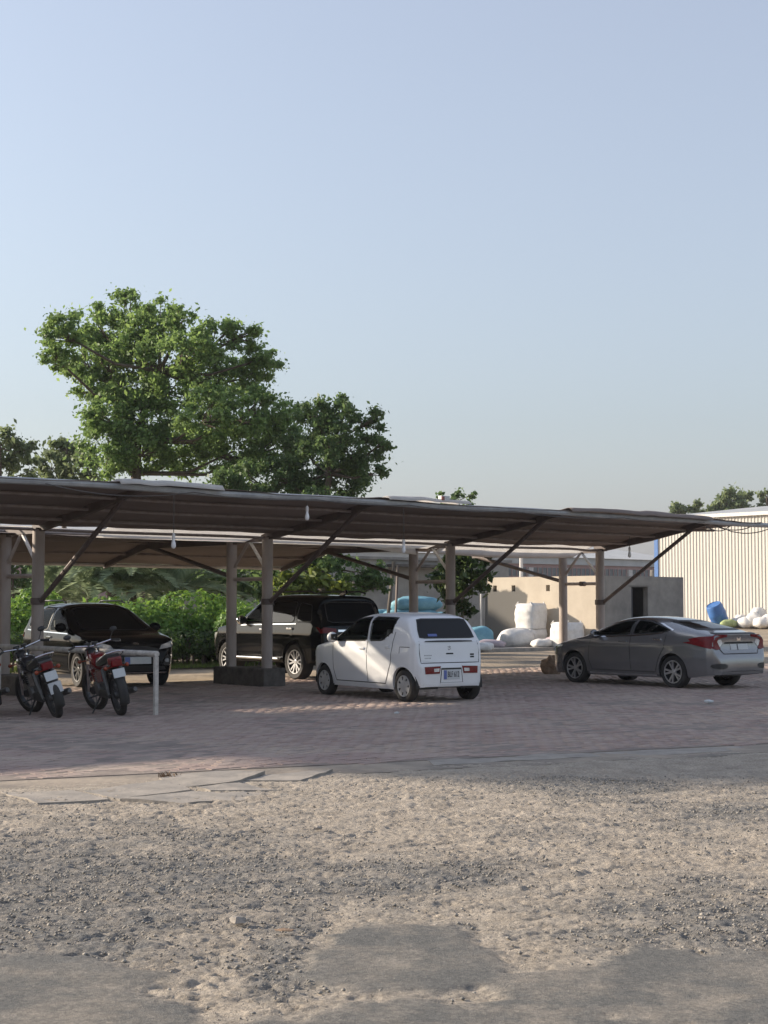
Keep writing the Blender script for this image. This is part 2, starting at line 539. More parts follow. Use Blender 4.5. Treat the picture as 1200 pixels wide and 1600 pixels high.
def attr_mat():
    """broken asphalt: sand, loose aggregate and smooth patches follow the relief"""
    m = bpy.data.materials.new('broken_asphalt')
    m.use_nodes = True
    N, L = m.node_tree.nodes, m.node_tree.links
    b = N['Principled BSDF']
    b.inputs['Roughness'].default_value = 0.92
    b.inputs['Specular IOR Level'].default_value = 0.2
    at = N.new('ShaderNodeAttribute')
    at.attribute_name = 'zones'
    sp = N.new('ShaderNodeSeparateColor')
    L.new(at.outputs['Color'], sp.inputs[0])
    tc = N.new('ShaderNodeTexCoord')

    def noise(scale, det=6, rough=.6):
        n = N.new('ShaderNodeTexNoise')
        n.inputs['Scale'].default_value = scale
        n.inputs['Detail'].default_value = det
        n.inputs['Roughness'].default_value = rough
        L.new(tc.outputs['Object'], n.inputs['Vector'])
        return n

    def ramp(src, c0, c1, p0=.35, p1=.65):
        r = N.new('ShaderNodeValToRGB')
        r.color_ramp.elements[0].position = p0
        r.color_ramp.elements[1].position = p1
        r.color_ramp.elements[0].color = (*c0, 1)
        r.color_ramp.elements[1].color = (*c1, 1)
        L.new(src, r.inputs[0])
        return r

    def mix(f, a, c):
        x = N.new('ShaderNodeMix')
        x.data_type = 'RGBA'
        L.new(f, x.inputs[0])
        L.new(a, x.inputs[6])
        L.new(c, x.inputs[7])
        return x.outputs[2]
    nA, nB, nC = noise(3.5), noise(26, 8, .75), noise(90, 4, .8)
    sand = ramp(nA.outputs[0], (0.35, 0.31, 0.258), (0.48, 0.428, 0.358))
    grav = ramp(nB.outputs[0], (0.125, 0.127, 0.125), (0.27, 0.268, 0.258), .3, .7)
    patch = ramp(nC.outputs[0], (0.128, 0.13, 0.127), (0.185, 0.187, 0.18))
    def mul(a_, b_):
        x = N.new('ShaderNodeMath')
        x.operation = 'MULTIPLY'
        L.new(a_, x.inputs[0])
        L.new(b_, x.inputs[1])
        return x.outputs[0]
    veil1 = ramp(noise(5.5, 9, .72).outputs[0], (.25, .25, .25), (1, 1, 1), .30, .58)
    veil2 = ramp(noise(2.1, 9, .75).outputs[0], (.45, .45, .45), (1, 1, 1), .36, .56)
    c = mix(mul(sp.outputs[1], veil1.outputs[0]), sand.outputs[0], grav.outputs[0])
    c = mix(mul(sp.outputs[0], veil2.outputs[0]), c, patch.outputs[0])
    # pale stone flecks
    vo = N.new('ShaderNodeTexVoronoi')
    vo.inputs['Scale'].default_value = 55
    L.new(tc.outputs['Object'], vo.inputs['Vector'])
    fl = ramp(vo.outputs['Color'], (0.8, 0.8, 0.8), (1.22, 1.2, 1.18), .2, .95)
    mu = N.new('ShaderNodeMix')
    mu.data_type = 'RGBA'
    mu.blend_type = 'MULTIPLY'
    mu.inputs[0].default_value = .7
    L.new(c, mu.inputs[6])
    L.new(fl.outputs[0], mu.inputs[7])
    sk = ramp(noise(48, 9, .8).outputs[0], (.66, .66, .67), (1.22, 1.2, 1.18), .36, .64)
    mu2 = N.new('ShaderNodeMix')
    mu2.data_type = 'RGBA'
    mu2.blend_type = 'MULTIPLY'
    mu2.inputs[0].default_value = .8
    L.new(mu.outputs[2], mu2.inputs[6])
    L.new(sk.outputs[0], mu2.inputs[7])
    L.new(mu2.outputs[2], b.inputs['Base Color'])
    vb = N.new('ShaderNodeTexVoronoi')
    vb.inputs['Scale'].default_value = 30
    wv = N.new('ShaderNodeMix')
    wv.data_type = 'RGBA'
    wv.inputs[0].default_value = .06
    L.new(tc.outputs['Object'], wv.inputs[6])
    L.new(noise(22, 4).outputs['Color'], wv.inputs[7])
    L.new(wv.outputs[2], vb.inputs['Vector'])
    inv = N.new('ShaderNodeMath')
    inv.operation = 'SUBTRACT'
    inv.inputs[0].default_value = 1.0
    L.new(sp.outputs[0], inv.inputs[1])
    hgt = mul(vb.outputs['Distance'], inv.outputs[0])
    bv = N.new('ShaderNodeBump')
    bv.invert = True
    bv.inputs['Strength'].default_value = .9
    bv.inputs['Distance'].default_value = .013
    L.new(hgt, bv.inputs['Height'])
    bp = N.new('ShaderNodeBump')
    L.new(bv.outputs[0], bp.inputs['Normal'])
    bp.inputs['Strength'].default_value = 1.0
    bp.inputs['Distance'].default_value = .012
    L.new(nC.outputs[0], bp.inputs['Height'])
    L.new(bp.outputs[0], b.inputs['Normal'])
    return m


# far earth sheet
g = MB().box((0, 300, -0.55), (1800, 1800, 1.0))
ground = g.build('ground', ground_mat())
ground.location = (0, 0, 0.02 - 0.055)
tag(ground, 'pale dusty earth yard stretching to the warehouse', None, None, 'structure')


def zone_blob(X, Y, px0, py0, px1, py1):
    """soft ellipse on the ground spanning the given picture box; >0 inside"""
    c0, c1 = gpt((px0 + px1) / 2, py1), gpt((px0 + px1) / 2, py0)
    y0, y1 = c0.y, c1.y
    cy = (y0 + y1) / 2
    xm0, xm1 = gpt(px0, (py0 + py1) / 2), gpt(px1, (py0 + py1) / 2)
    cx = (xm0.x + xm1.x) / 2
    rx, ry = (xm1.x - xm0.x) / 2, (y1 - y0) / 2
    return 1 - np.sqrt(((X - cx) / rx) ** 2 + ((Y - cy) / ry) ** 2)


def asphalt_fields(X, Y):
    warp = (fbm(X * 1.1, Y * 1.1, 5, 3) - .5) * 1.6
    fine = (fbm(X * 5, Y * 5, 4, 9) - .5) * .9
    ragged = (fbm(X * 2.6, Y * 3.4, 5, 57, .6) - .5) * 1.6
    sm = np.full_like(X, -1.0)
    for bx in ((-260, 1492, 345, 1700), (455, 1438, 790, 1562), (250, 1556, 1500, 1800), (760, 1490, 1500, 1640)):
        sm = np.maximum(sm, zone_blob(X, Y, *bx))
    smooth = sstep(-.06, .16, sm + warp * .45 + ragged * .38 + fine * .3)
    gr = np.full_like(X, -1.0)
    for bx, wgt in (((-420, 1300, 540, 1490), 1.0), ((500, 1345, 880, 1405), .8), ((800, 1380, 1500, 1520), .7), ((780, 1212, 1080, 1243), .9),
                    ((360, 1420, 520, 1580), .8), ((-420, 1440, 360, 1540), .9), ((1000, 1245, 1500, 1300), .35)):
        gr = np.maximum(gr, zone_blob(X, Y, *bx) * wgt)
    gravel = sstep(-.45, .55, gr + warp * .7 + ragged * .5 + fine * .9)
    return smooth, gravel


def asphalt_patch():
    xs = np.arange(-7.5, 9.0, 0.017)
    ys = [4.2]
    while ys[-1] < 20.5:
        ys.append(ys[-1] + max(0.012, 0.0020 * ys[-1]))
    ys = np.array(ys)
    X, Y = np.meshgrid(xs, ys)
    smooth, gravel = asphalt_fields(X, Y)
    lum = fbm(X * 2.2, Y * 2.2, 4, 21) - .5
    rough = fbm(X * 9, Y * 11, 4, 31, .65) - .5
    peb = np.maximum(0, vnoise(X * 26, Y * 26, 77) - .55)
    crust = np.abs(fbm(X * 4.5, Y * 6, 3, 41) - .5)
    grain = np.maximum(0, vnoise(X * 45, Y * 45, 91) - .45)
    ridge = fbm(X * 1.3, Y * 7.5, 5, 63, .62) - .5
    Z = lum * .022 + gravel * (rough * .020 + grain * .016) + (1 - gravel) * (rough * .013 + peb * .007 + grain * .008) + ridge * .034
    pit = np.maximum(0, vnoise(X * 17, Y * 23, 101) - .60) * fbm(X * 1.7, Y * 1.7, 3, 55)
    crumb = sstep(.60, .74, vnoise(X * 30, Y * 26, 103)) * fbm(X * 2.3, Y * 2.3, 3, 59)
    flake = np.maximum(0, vnoise(X * 9, Y * 14, 107) - .62)
    Z += (1 - smooth) * (-pit * .035 + crumb * .011 + flake * .008)
    Z += -sstep(.05, 0, crust) * .012
    Zs = lum * .012 + .012 + rough * .005 + ridge * .006
    Z -= smooth * sstep(.018, 0, np.abs(fbm(X * 1.3, Y * 1.7, 4, 71) - .5)) * .02
    Z = Z * (1 - smooth) + Zs * smooth
    # old wheel tracks running along the yard edge
    dd = Y - yedge(X)
    for d0, wig, wd in ((-1.25, .25, .16), (-2.75, .25, .16), (-4.2, .5, .14), (-5.7, .5, .14)):
        tr_ = sstep(wd, wd * .35, np.abs(dd - d0 + wig * np.sin(X * .45 + d0) + (fbm(X * .8, Y * .8, 2, 15) - .5) * .3)) * (.35 + .65 * fbm(X * .9, Y * .5, 2, 17))
        Z = Z * (1 - .55 * tr_) - .012 * tr_
    # far side dies out beneath the edging strip
    d = Y - yedge(X)
    Z = Z * (1 - sstep(-.6, .1, d) * .7) - sstep(.3, 1.0, d) * .05
    # long thin cracks in the tarmac skin
    keep = d < 1.0
    Z = np.where(keep, Z, -0.08)
    ny, nx = X.shape
    idx = np.arange(ny * nx).reshape(ny, nx)
    f = np.stack([idx[:-1, :-1], idx[:-1, 1:], idx[1:, 1:], idx[1:, :-1]], -1).reshape(-1, 4)
    dq = d.reshape(-1)[f].min(1)
    fx = np.abs(X.reshape(-1)[f[:, 0]]) < .30 * Y.reshape(-1)[f[:, 0]] + 2.2
    f = f[(dq < .9) & fx]
    used = np.zeros(ny * nx, dtype=bool)
    used[f.ravel()] = True
    remap = np.cumsum(used) - 1
    f = remap[f]
    me = fast_mesh('broken_asphalt', np.stack([X, Y, Z], -1).reshape(-1, 3)[used], f, attr_mat(), 4, True)
    ca = me.color_attributes.new('zones', 'FLOAT_COLOR', 'POINT')
    cols = np.ones((int(used.sum()), 4), dtype=np.float32)
    cols[:, 0] = smooth.ravel()[used]
    cols[:, 1] = gravel.ravel()[used]
    ca.data.foreach_set('color', cols.ravel())
    return put('broken_asphalt_road', me)


road = asphalt_patch()
tag(road, 'crumbling grey asphalt and sand in front of the brick paving', None, None, 'structure')


# loose stones
def scatter_stones(n, seed, smin, smax, name, m, ymax=14.5, ymin=5.4):
    rs = np.random.RandomState(seed)
    base = np.array([(1, 0, 0), (-1, 0, 0), (0, 1, 0), (0, -1, 0), (0, 0, 1), (0, 0, -1)], dtype=float)
    fc = np.array([(0, 2, 4), (2, 1, 4), (1, 3, 4), (3, 0, 4), (2, 0, 5), (1, 2, 5), (3, 1, 5), (0, 3, 5)])
    Y = ymin + (ymax - ymin) * rs.rand(n * 3) ** 0.8
    X = (rs.rand(n * 3) - .5) * 2 * (0.30 * Y + .5)
    sm, gr = asphalt_fields(X, Y)
    ok = (rs.rand(n * 3) < (.12 + .9 * gr) * (1 - .92 * sm)) & (Y < yedge(X) - .1)
    X, Y = X[ok][:n], Y[ok][:n]
    n = len(X)
    s = smin + (smax - smin) * rs.rand(n) ** 3
    v = base[None] * s[:, None, None] * (0.55 + .9 * rs.rand(n, 6, 1)) * np.array([1.2, 1, .75])
    ang = rs.rand(n) * 6.28
    c, si = np.cos(ang)[:, None], np.sin(ang)[:, None]
    vx = v[:, :, 0] * c - v[:, :, 1] * si + rs.uniform(-.2, .2, (n, 6)) * s[:, None]
    vy = v[:, :, 0] * si + v[:, :, 1] * c + rs.uniform(-.2, .2, (n, 6)) * s[:, None]
    lum = fbm(X * 2.2, Y * 2.2, 4, 21) - .5
    vz = v[:, :, 2] + (lum * .03 + .004)[:, None] + s[:, None] * .2
    V = np.stack([vx + X[:, None], vy + Y[:, None], vz], -1).reshape(-1, 3)
    F = (fc[None] + (np.arange(n) * 6)[:, None, None]).reshape(-1, 3)
    o = put(name, fast_mesh(name, V, F, m, 3))
    return o


M['stone'] = leaf_mat('loose_stone', (0.15, 0.145, 0.135), (0.33, 0.305, 0.27), 0.0, .9)
o = scatter_stones(20000, 5, .003, .012, 'loose_gravel', M['stone'])
tag(o, 'loose stones strewn over the broken asphalt', 'gravel', None, 'stuff')

# brick paving -----------------------------------------------------------
M['paving_bed'] = mat('sandy_joint_bed', (0.16, 0.13, 0.115), 0.95, col2=(0.30, 0.25, 0.21), scale=2.2, bump=.01, bscale=30)


def brick_mat():
    m = bpy.data.materials.new('worn_red_brick')
    m.use_nodes = True
    N, L = m.node_tree.nodes, m.node_tree.links
    b = N['Principled BSDF']
    b.inputs['Roughness'].default_value = .88
    b.inputs['Specular IOR Level'].default_value = .2
    gm = N.new('ShaderNodeNewGeometry')
    rp = N.new('ShaderNodeValToRGB')
    rp.color_ramp.elements[0].color = (0.29, 0.215, 0.19, 1)
    rp.color_ramp.elements[1].color = (0.395, 0.31, 0.275, 1)
    L.new(gm.outputs['Random Per Island'], rp.inputs[0])
    tc = N.new('ShaderNodeTexCoord')
    n1 = N.new('ShaderNodeTexNoise')
    n1.inputs['Scale'].default_value = .55
    n1.inputs['Detail'].default_value = 8
    n1.inputs['Roughness'].default_value = .7
    L.new(gm.outputs['Position'], n1.inputs['Vector'])
    dr = N.new('ShaderNodeValToRGB')
    dr.color_ramp.elements[0].position = .42
    dr.color_ramp.elements[1].position = .72
    L.new(n1.outputs[0], dr.inputs[0])
    mx = N.new('ShaderNodeMix')
    mx.data_type = 'RGBA'
    mx.inputs[7].default_value = (0.43, 0.36, 0.30, 1)
    L.new(dr.outputs[0], mx.inputs[0])
    L.new(rp.outputs[0], mx.inputs[6])
    L.new(mx.outputs[2], b.inputs['Base Color'])
    n2 = N.new('ShaderNodeTexNoise')
    n2.inputs['Scale'].default_value = 45
    L.new(gm.outputs['Position'], n2.inputs['Vector'])
    bp = N.new('ShaderNodeBump')
    bp.inputs['Distance'].default_value = .006
    L.new(n2.outputs[0], bp.inputs['Height'])
    L.new(bp.outputs[0], b.inputs['Normal'])
    return m


M['brick'] = brick_mat()
XL, XR = -12.0, 17.0


def in_paving(a, b):
    p = S(a, b)
    return p.y > yedge(p.x) + .9 and -24 < a < 17 and b < 2.6


A0, A1, B0, B1 = -24.0, 17.0, -19.0, 2.6
bed = MB()
poly = []
for a in np.arange(A0, A1 + .1, 2.0):
    # front end of this column
    b = B1
    while b > B0 and in_paving(a, b - .1):
        b -= .1
    poly.append((a, b))
pts = [S(a, b) for a, b in poly] + [S(A1, B1), S(A0, B1)]
bed.prism([(p.x, p.y) for p in pts], -0.06, 0.0095)
paving = bed.build('brick_paving', M['paving_bed'])
tag(paving, 'worn reddish brick paving under the car port', None, None, 'structure')


def bricks():
    L_, W_ = 0.225, 0.112
    rs = np.random.RandomState(11)
    na, nb = int((A1 - A0) / L_), int((B1 - B0) / W_)
    ia, ib = np.meshgrid(np.arange(na), np.arange(nb), indexing='ij')
    a = A0 + (ia + .5) * L_ + (ib % 2) * L_ / 2
    b = B0 + (ib + .5) * W_
    a, b = a.ravel(), b.ravel()
    X, Y = OX + a * CT - b * ST, OY + a * ST + b * CT
    edge = (fbm(X * 1.5, Y * 1.5, 3, 5) - .5) * .5
    ok = (Y > yedge(X) + 1.05 + edge) & (rs.rand(len(a)) > .012)
    a, b, X, Y = a[ok], b[ok], X[ok], Y[ok]
    vis = np.abs(X) < .29 * Y + 1.5
    a, b, X, Y = a[vis], b[vis], X[vis], Y[vis]
    n = len(a)
    zc = .012 + (fbm(X * .8, Y * .8, 3, 8) - .5) * .016 + rs.uniform(-.004, .004, n)
    ta, tb = rs.uniform(-.016, .016, n), rs.uniform(-.025, .025, n)
    yaw = rs.uniform(-.03, .03, n)
    hl, hw = L_ / 2 - .005, W_ / 2 - .005
    return a, b, zc, ta, tb, yaw, hl, hw, rs


a, b, zc, ta, tb, yaw, hl, hw, rs = bricks()
wx, wy = OX + a * CT - b * ST, OY + a * ST + b * CT
order = np.argsort(wy + np.where(np.abs(wx) < .25 * wy, 0, 100))
a, b, zc, ta, tb, yaw = [q[order] for q in (a, b, zc, ta, tb, yaw)]
NSING = 290
corner = np.array([(-1, -1), (1, -1), (1, 1), (-1, 1)], dtype=float)
aa, bb, zz = a[NSING:], b[NSING:], zc[NSING:]
n = len(aa)
la = corner[None, :, 0] * hl * np.ones((n, 1))
lb = corner[None, :, 1] * hw * np.ones((n, 1))
ya = yaw[NSING:, None]
pa = aa[:, None] + la - lb * ya
pb = bb[:, None] + lb + la * ya
top = zz[:, None] + la * ta[NSING:, None] + lb * tb[NSING:, None]
px, py = OX + pa * CT - pb * ST, OY + pa * ST + pb * CT
Vt = np.stack([px, py, top], -1)
Vb = np.stack([px, py, np.full_like(top, -.02)], -1)
V = np.concatenate([Vt, Vb], 1).reshape(-1, 3)
fq = np.array([(0, 1, 2, 3), (0, 4, 5, 1), (1, 5, 6, 2), (2, 6, 7, 3), (3, 7, 4, 0)])
F = (fq[None] + (np.arange(n) * 8)[:, None, None]).reshape(-1, 4)
o = put('bricks', fast_mesh('bricks', V, F, M['brick'], 4), paving)
o['kind'] = 'stuff'
bm_ = MB().box((0, 0, -.02), (hl * 2, hw * 2, .04))
brick_me = bm_.mesh('brick', M['brick'], None, .004)
for i in range(NSING):
    p = S(a[i], b[i], zc[i])
    q = put('brick', brick_me, paving, p)
    q.rotation_euler = (tb[i], -ta[i], TH + yaw[i])

# concrete edging strip -----------------------------------------------------
M['concrete'] = mat('dusty_concrete', (0.20, 0.185, 0.165), 0.9, col2=(0.36, 0.32, 0.275), scale=3.2, bump=.006, bscale=35)
M['edgebed'] = mat('edging_bed', (0.16, 0.14, 0.12), 0.95, col2=(0.36, 0.30, 0.235), scale=1.6, bump=.02, bscale=14)
eb = MB()
xs = np.arange(-9, 10.1, .5)
rs = random.Random(3)
eb.prism([(x, yedge(x) + .05 + rs.uniform(-.12, .12)) for x in xs] + [(x, yedge(x) + 1.25 + rs.uniform(-.1, .1)) for x in reversed(xs)], -.06, .002)
edging = eb.build('concrete_edging', M['edgebed'])
tag(edging, 'cracked concrete strip between brick paving and asphalt', None, None, 'structure')
SLOPE = math.atan(.47)


def pip(poly, x, y):
    c = False
    n = len(poly)
    j = n - 1
    for i in range(n):
        xi, yi = poly[i][0], poly[i][1]
        xj, yj = poly[j][0], poly[j][1]
        if (yi > y) != (yj > y) and x < (xj - xi) * (y - yi) / (yj - yi) + xi: c = not c
        j = i
    return c


def inset(poly, d):
    n = len(poly)
    area = sum(poly[i][0] * poly[(i + 1) % n][1] - poly[(i + 1) % n][0] * poly[i][1] for i in range(n))
    s = 1 if area > 0 else -1
    out = []
    for i in range(n):
        p0, p1, p2 = Vector(poly[i - 1][:2]), Vector(poly[i][:2]), Vector(poly[(i + 1) % n][:2])
        e1, e2 = (p1 - p0), (p2 - p1)
        if e1.length < 1e-6 or e2.length < 1e-6:
            out.append(p1)
            continue
        e1.normalize(); e2.normalize()
        n1, n2 = Vector((-e1.y, e1.x)) * s, Vector((-e2.y, e2.x)) * s
        b_ = n1 + n2
        k = d / max(.35, (1 + n1.dot(n2)))
        out.append(p1 + b_ * k)
    return out




def slab(poly, z, th=.05, tx=0., ty=0.):
    cx = sum(p[0] for p in poly) / len(poly)
    cy = sum(p[1] for p in poly) / len(poly)
    # ragged outline
    pl = []
    for i in range(len(poly)):
        p, q = Vector(poly[i]), Vector(poly[(i + 1) % len(poly)])
        k = max(2, int((q - p).length / .12))
        for j in range(k):
            w = p.lerp(q, j / k)
            pl.append((w.x - cx + rs.uniform(-.014, .014), w.y - cy + rs.uniform(-.014, .014)))
    xs_, ys_ = [p[0] for p in pl], [p[1] for p in pl]
    pin = [Vector(p) for p in pl]
    inn = [tuple(q) for q in inset(pl, .05)]
    for gx in np.arange(min(xs_), max(xs_), .09):
        for gy in np.arange(min(ys_), max(ys_), .09):
            if pip(inn, gx, gy): pin.append(Vector((gx + rs.uniform(-.03, .03), gy + rs.uniform(-.03, .03))))
    nb_ = len(pl)
    rs_ = delaunay_2d_cdt(pin, [(i, (i + 1) % nb_) for i in range(nb_)], [], 1, 1e-6)
    hz = lambda x, y: float(fbm(np.array([(x + cx) * 3.0]), np.array([(y + cy) * 3.0]), 4, 83)[0] - .5) * .03
    tops = [(p.x, p.y, hz(p.x, p.y)) for p in rs_[0]]
    fcs = [tuple(q) for q in rs_[2]]
    ecount = {}
    for q in fcs:
        for i in range(len(q)):
            e = (q[i], q[(i + 1) % len(q)])
            ecount.setdefault(tuple(sorted(e)), []).append(e)
    nv_ = len(tops)
    bots = [(x, y, -th) for x, y, _ in tops]
    sb = MB().add(tops + bots, fcs + [(es[0][1], es[0][0], nv_ + es[0][0], nv_ + es[0][1]) for es in ecount.values() if len(es) == 1])
    o = sb.build('concrete_slab', M['concrete'], edging, loc=(cx, cy, z))
    o.rotation_euler = (tx, ty, 0)
    return o


x = -2.4
while x < 9.3:
    w = rs.uniform(.9, 2.0)
    if x > -1.45 and rs.random() < (.95 if x < 3 else .45):
        d0, d1 = .52 + rs.uniform(-.25, .22), 1.0 + rs.uniform(-.14, .18)
        c = lambda X, d: (X - .12 * d, yedge(X) + d)
        slab([c(x, d0), c(x + w * .5, d0 + rs.uniform(-.12, .12)), c(x + w - .02, d0 + rs.uniform(-.15, .15)), c(x + w - .05 + rs.uniform(-.1, .1), d1 + rs.uniform(-.1, .1)), c(x + w * .4, d1 + rs.uniform(-.1, .1)), c(x, d1)], .004 + rs.uniform(-.003, .004), .06, rs.uniform(-.012, .012), rs.uniform(-.006, .006))
    x += w
for poly, z, tx, ty in (([(130, 1238), (255, 1222), (300, 1236), (185, 1249)], .014, .015, -.01),
                        ([(250, 1218), (335, 1211), (412, 1213), (365, 1226), (272, 1231)], .028, .03, -.03),
                        ([(192, 1252), (300, 1238), (450, 1240), (445, 1246), (285, 1257)], .012, -.008, .012),
                        ([(310, 1234), (372, 1228), (440, 1236), (330, 1238)], .022, .03, .03),
                        ([(0, 1240), (110, 1238), (170, 1250), (60, 1256)], .015, .01, 0),
                        ([(380, 1222), (415, 1214), (520, 1206), (470, 1222)], .02, .01, 0)):
    slab([tuple(gpt(*p).xy) for p in poly], z, .06, tx, ty)

# ================================================================== CAR PORT
KS = (-4, -3, -2, -1, 0, 1, 2)
BAY = 5.06
front = empty('front_carport', S(0, 0), TH)
tag(front, 'long brown cloth car port with forward sloping roof on steel posts', 'carport')
rear = empty('rear_carport', S(0, 1.18), TH)
tag(rear, 'rear brown cloth car port standing back to back behind the forward sloping one', 'carport')
RB = 1.18                              # rear frame is built in its own coordinates (b - RB)


def hfront(t):
    return 2.97 + 0.163 * t


frontbeam = [(0.12, 2.94), (-1.4, 3.15), (-3.36, 3.47)]
for k in KS:
    a = BAY * k
    zb = .3
    MB().tube([(a, 0, zb), (a, 0, 1.5), (a, 0, 2.93)], .108, 14).build('post', M['steel'], front, 40)
    MB().box((a, 0, 2.935), (.26, .26, .02)).build('cap_plate', M['beam'], front)
    MB().bar((a, .15, 2.95), (a, -1.5, 3.17), .09, .20, .09, .17).bar((a, -1.5, 3.17), (a, -3.36, 3.475), .09, .17, .08, .09).build('beam', M['beam'], front)
    MB().tube([(a, -.1, 1.66), (a, -2.76, 3.34)], .045, 8).build('brace', M['beam'] if k != 2 else M['beam'], front, 40)
    MB().lathe([(.128, 1.60), (.128, 1.72)], 'Z', 14, (a, 0, 0)).build('clamp', M['beam'], front, 40)
    MB().tube([(a, .10, 2.11), (a, RB - .10, 2.11)], .038, 8).build('tie_bar', M['steel'], front, 40)
    for b0, b1 in ((.10, .57), (RB - .10, .61)):
        MB().tube([(a, b0, 2.36), (a, b1, 2.86)], .032, 8).build('strut', M['palepipe'] if b0 < .5 else M['steel'], front, 40)
    MB().bar((a, .15, 2.90), (a, RB + .1, 2.90), .08, .10).build('cross_beam', M['beam'], front)
    # rear half
    MB().tube([(a, 0, .3), (a, 0, 2.87)], .105, 14).build('post', M['steel'], rear, 40)
    MB().tube([(a, .1, 2.19), (a, 3.0, 2.86)], .045, 8).build('brace', M['beam'], rear, 40)
    MB().bar((a, -.12, 2.875), (a, 3.05, 2.90), .09, .12, .09, .16).bar((a, 3.05, 2.90), (a, 4.82 if k < 2 else 3.12, 2.46 if k < 2 else 2.89), .09, .16, .07, .08 if k < 2 else .15).build('beam', M['beam'], rear)
tb = MB().lathe([(.06, -.08), (.06, .08)], 'X', 10, (0, 0, 0))
tb.build('clamp', M['beam'], front, 40, loc=(BAY * 2, .55, 2.11))
for i, t in enumerate((0.02, .85, 1.7, 2.55, 3.36)):
    z = hfront(t) - .05
    a0, a1 = -21.3, (10.35 if i < 3 else (11.2 if i == 3 else 12.9))
    r = .028 if i < 4 else .055
    m_ = M['purlin'] if i < 4 else M['greypipe']
    # pipe lengths, slightly out of line with each other
    aa = a0
    rr = random.Random(20 + i)
    while aa < a1 - .01:
        ab = min(a1, aa + BAY)
        if a1 - ab < 1: ab = a1
        dz = rr.uniform(-.012, .012)
        mid = (aa + ab) / 2
        MB().tube([(aa, -t, z), (mid, -t + rr.uniform(-.02, .02), z - .02 + dz), (ab, -t, z)], r, 8).build('purlin' if i < 4 else 'edge_pipe', m_, front, 40)
        aa = ab
for i, bq in enumerate((0.0, .95, 1.9, 3.02, 3.9, 4.8)):
    z = (2.945 if bq < 3.03 else 2.945 - (bq - 3.02) * .247)
    m_ = M['purlin'] if i < 5 else M['palepipe']
    aa = -21.3
    while aa < 5.0:
        ab = min(5.12, aa + BAY)
        if 5.12 - ab < 1: ab = 5.12
        MB().tube([(aa, bq, z), ((aa + ab) / 2, bq, z - .015), (ab, bq, z)], .028 if i < 5 else .04, 8).build('purlin' if i < 5 else 'edge_pipe', m_, rear, 40)
        aa = ab


def cloth(name, m, parent, a0, a1, na, prof, seed, tmin=None, sag=.055, solid=.006):
    """prof(v) -> (b,z) ; grid cloth with sag between frames and wrinkles"""
    nv = 40
    A = np.linspace(a0, a1, na)
    Vv = np.linspace(0, 1, nv)
    vs, keep = [], []
    for i, aq in enumerate(A):
        for v in Vv:
            vv = v
            if tmin: vv = max(v, tmin(aq))
            bq, z = prof(vv)
            fr = (aq / BAY) % 1.0
            z2 = z - sag * math.sin(math.pi * fr) * (0.4 + .6 * math.sin(math.pi * vv)) - .012 * abs(math.sin(vv * 4 * math.pi))
            w = (float(vnoise(np.array([aq * 1.3]), np.array([vv * 6.0]), seed)[0]) - .5) * .035 + (float(vnoise(np.array([aq * 4.]), np.array([vv * 9.0]), seed + 1)[0]) - .5) * .015
            vs.append((aq, bq, z2 + w))
    fs = [(i * nv + j, (i + 1) * nv + j, (i + 1) * nv + j + 1, i * nv + j + 1) for i in range(na - 1) for j in range(nv - 1)]
    if tmin:
        fs = [f for f in fs if (Vector(vs[f[0]]) - Vector(vs[f[3]])).length > 1e-4 or (Vector(vs[f[1]]) - Vector(vs[f[2]])).length > 1e-4]
    me = fast_mesh(name, np.array(vs), np.array(fs), m, 4, True)
    o = put(name, me, parent)
    sm = o.modifiers.new('thickness', 'SOLIDIFY')
    sm.thickness = solid
    return o


def fr_prof(v):
    t = .08 + 3.34 * v
    z = hfront(t) + .02
    if v > .985: z -= .03
    return (-t, z)


def fr_cut(aq):
    if aq < 10.25: return 0.0
    q = min(1, (aq - 10.25) / 1.6)
    return min(.985, .12 + .87 * q ** .55)


cloth('roof_cloth', M['fabric'], front, -21.3, 11.9, 240, fr_prof, 3, fr_cut)


def re_prof(v):
    bq = -.42 + 5.24 * v
    z = 2.955 if bq < 3.05 else 2.955 - (bq - 3.05) * .247
    if bq < .5: z -= .085 * (.5 - bq) / .92
    return (bq, z + .03)


cloth('roof_cloth', M['fabric'], rear, -21.3, 5.4, 190, re_prof, 8)


def hem(a0, a1, fn, bq, m, name, parent, seed):
    na, nv = int((a1 - a0) / .1) + 2, 7
    vs = []
    for aq in np.linspace(a0, a1, na):
        top_, bot = fn(aq)
        for j in range(nv):
            v = j / (nv - 1)
            w = (float(vnoise(np.array([aq * 2.2]), np.array([v * 1.5]), seed)[0]) - .5)
            vs.append((aq, bq + w * .10 * v + .03 * math.sin(v * 3.1), top_ + (bot - top_) * v + w * .015))
    fs = [(i * nv + j, (i + 1) * nv + j, (i + 1) * nv + j + 1, i * nv + j + 1) for i in range(na - 1) for j in range(nv - 1)]
    me = fast_mesh(name, np.array(vs), np.array(fs), m, 4, True)
    o = put(name, me, parent)
    sm = o.modifiers.new('thickness', 'SOLIDIFY')
    sm.thickness = .004
    return o


def hem_left(aq):
    fr = (aq / BAY) % 1.0
    top_ = 3.01 - .02 * math.sin(math.pi * fr)
    drop = (.05 if -9.2 < aq < -3.4 else .10) + .02 * math.sin(aq * 1.7)
    if aq > 1.4: drop += .20 * ((aq - 1.4) / 3.6) ** 1.3
    return top_, top_ - drop


hem(-21.3, 4.72, hem_left, -.46, M['whitecloth'], 'white_hem_cloth', rear, 5)

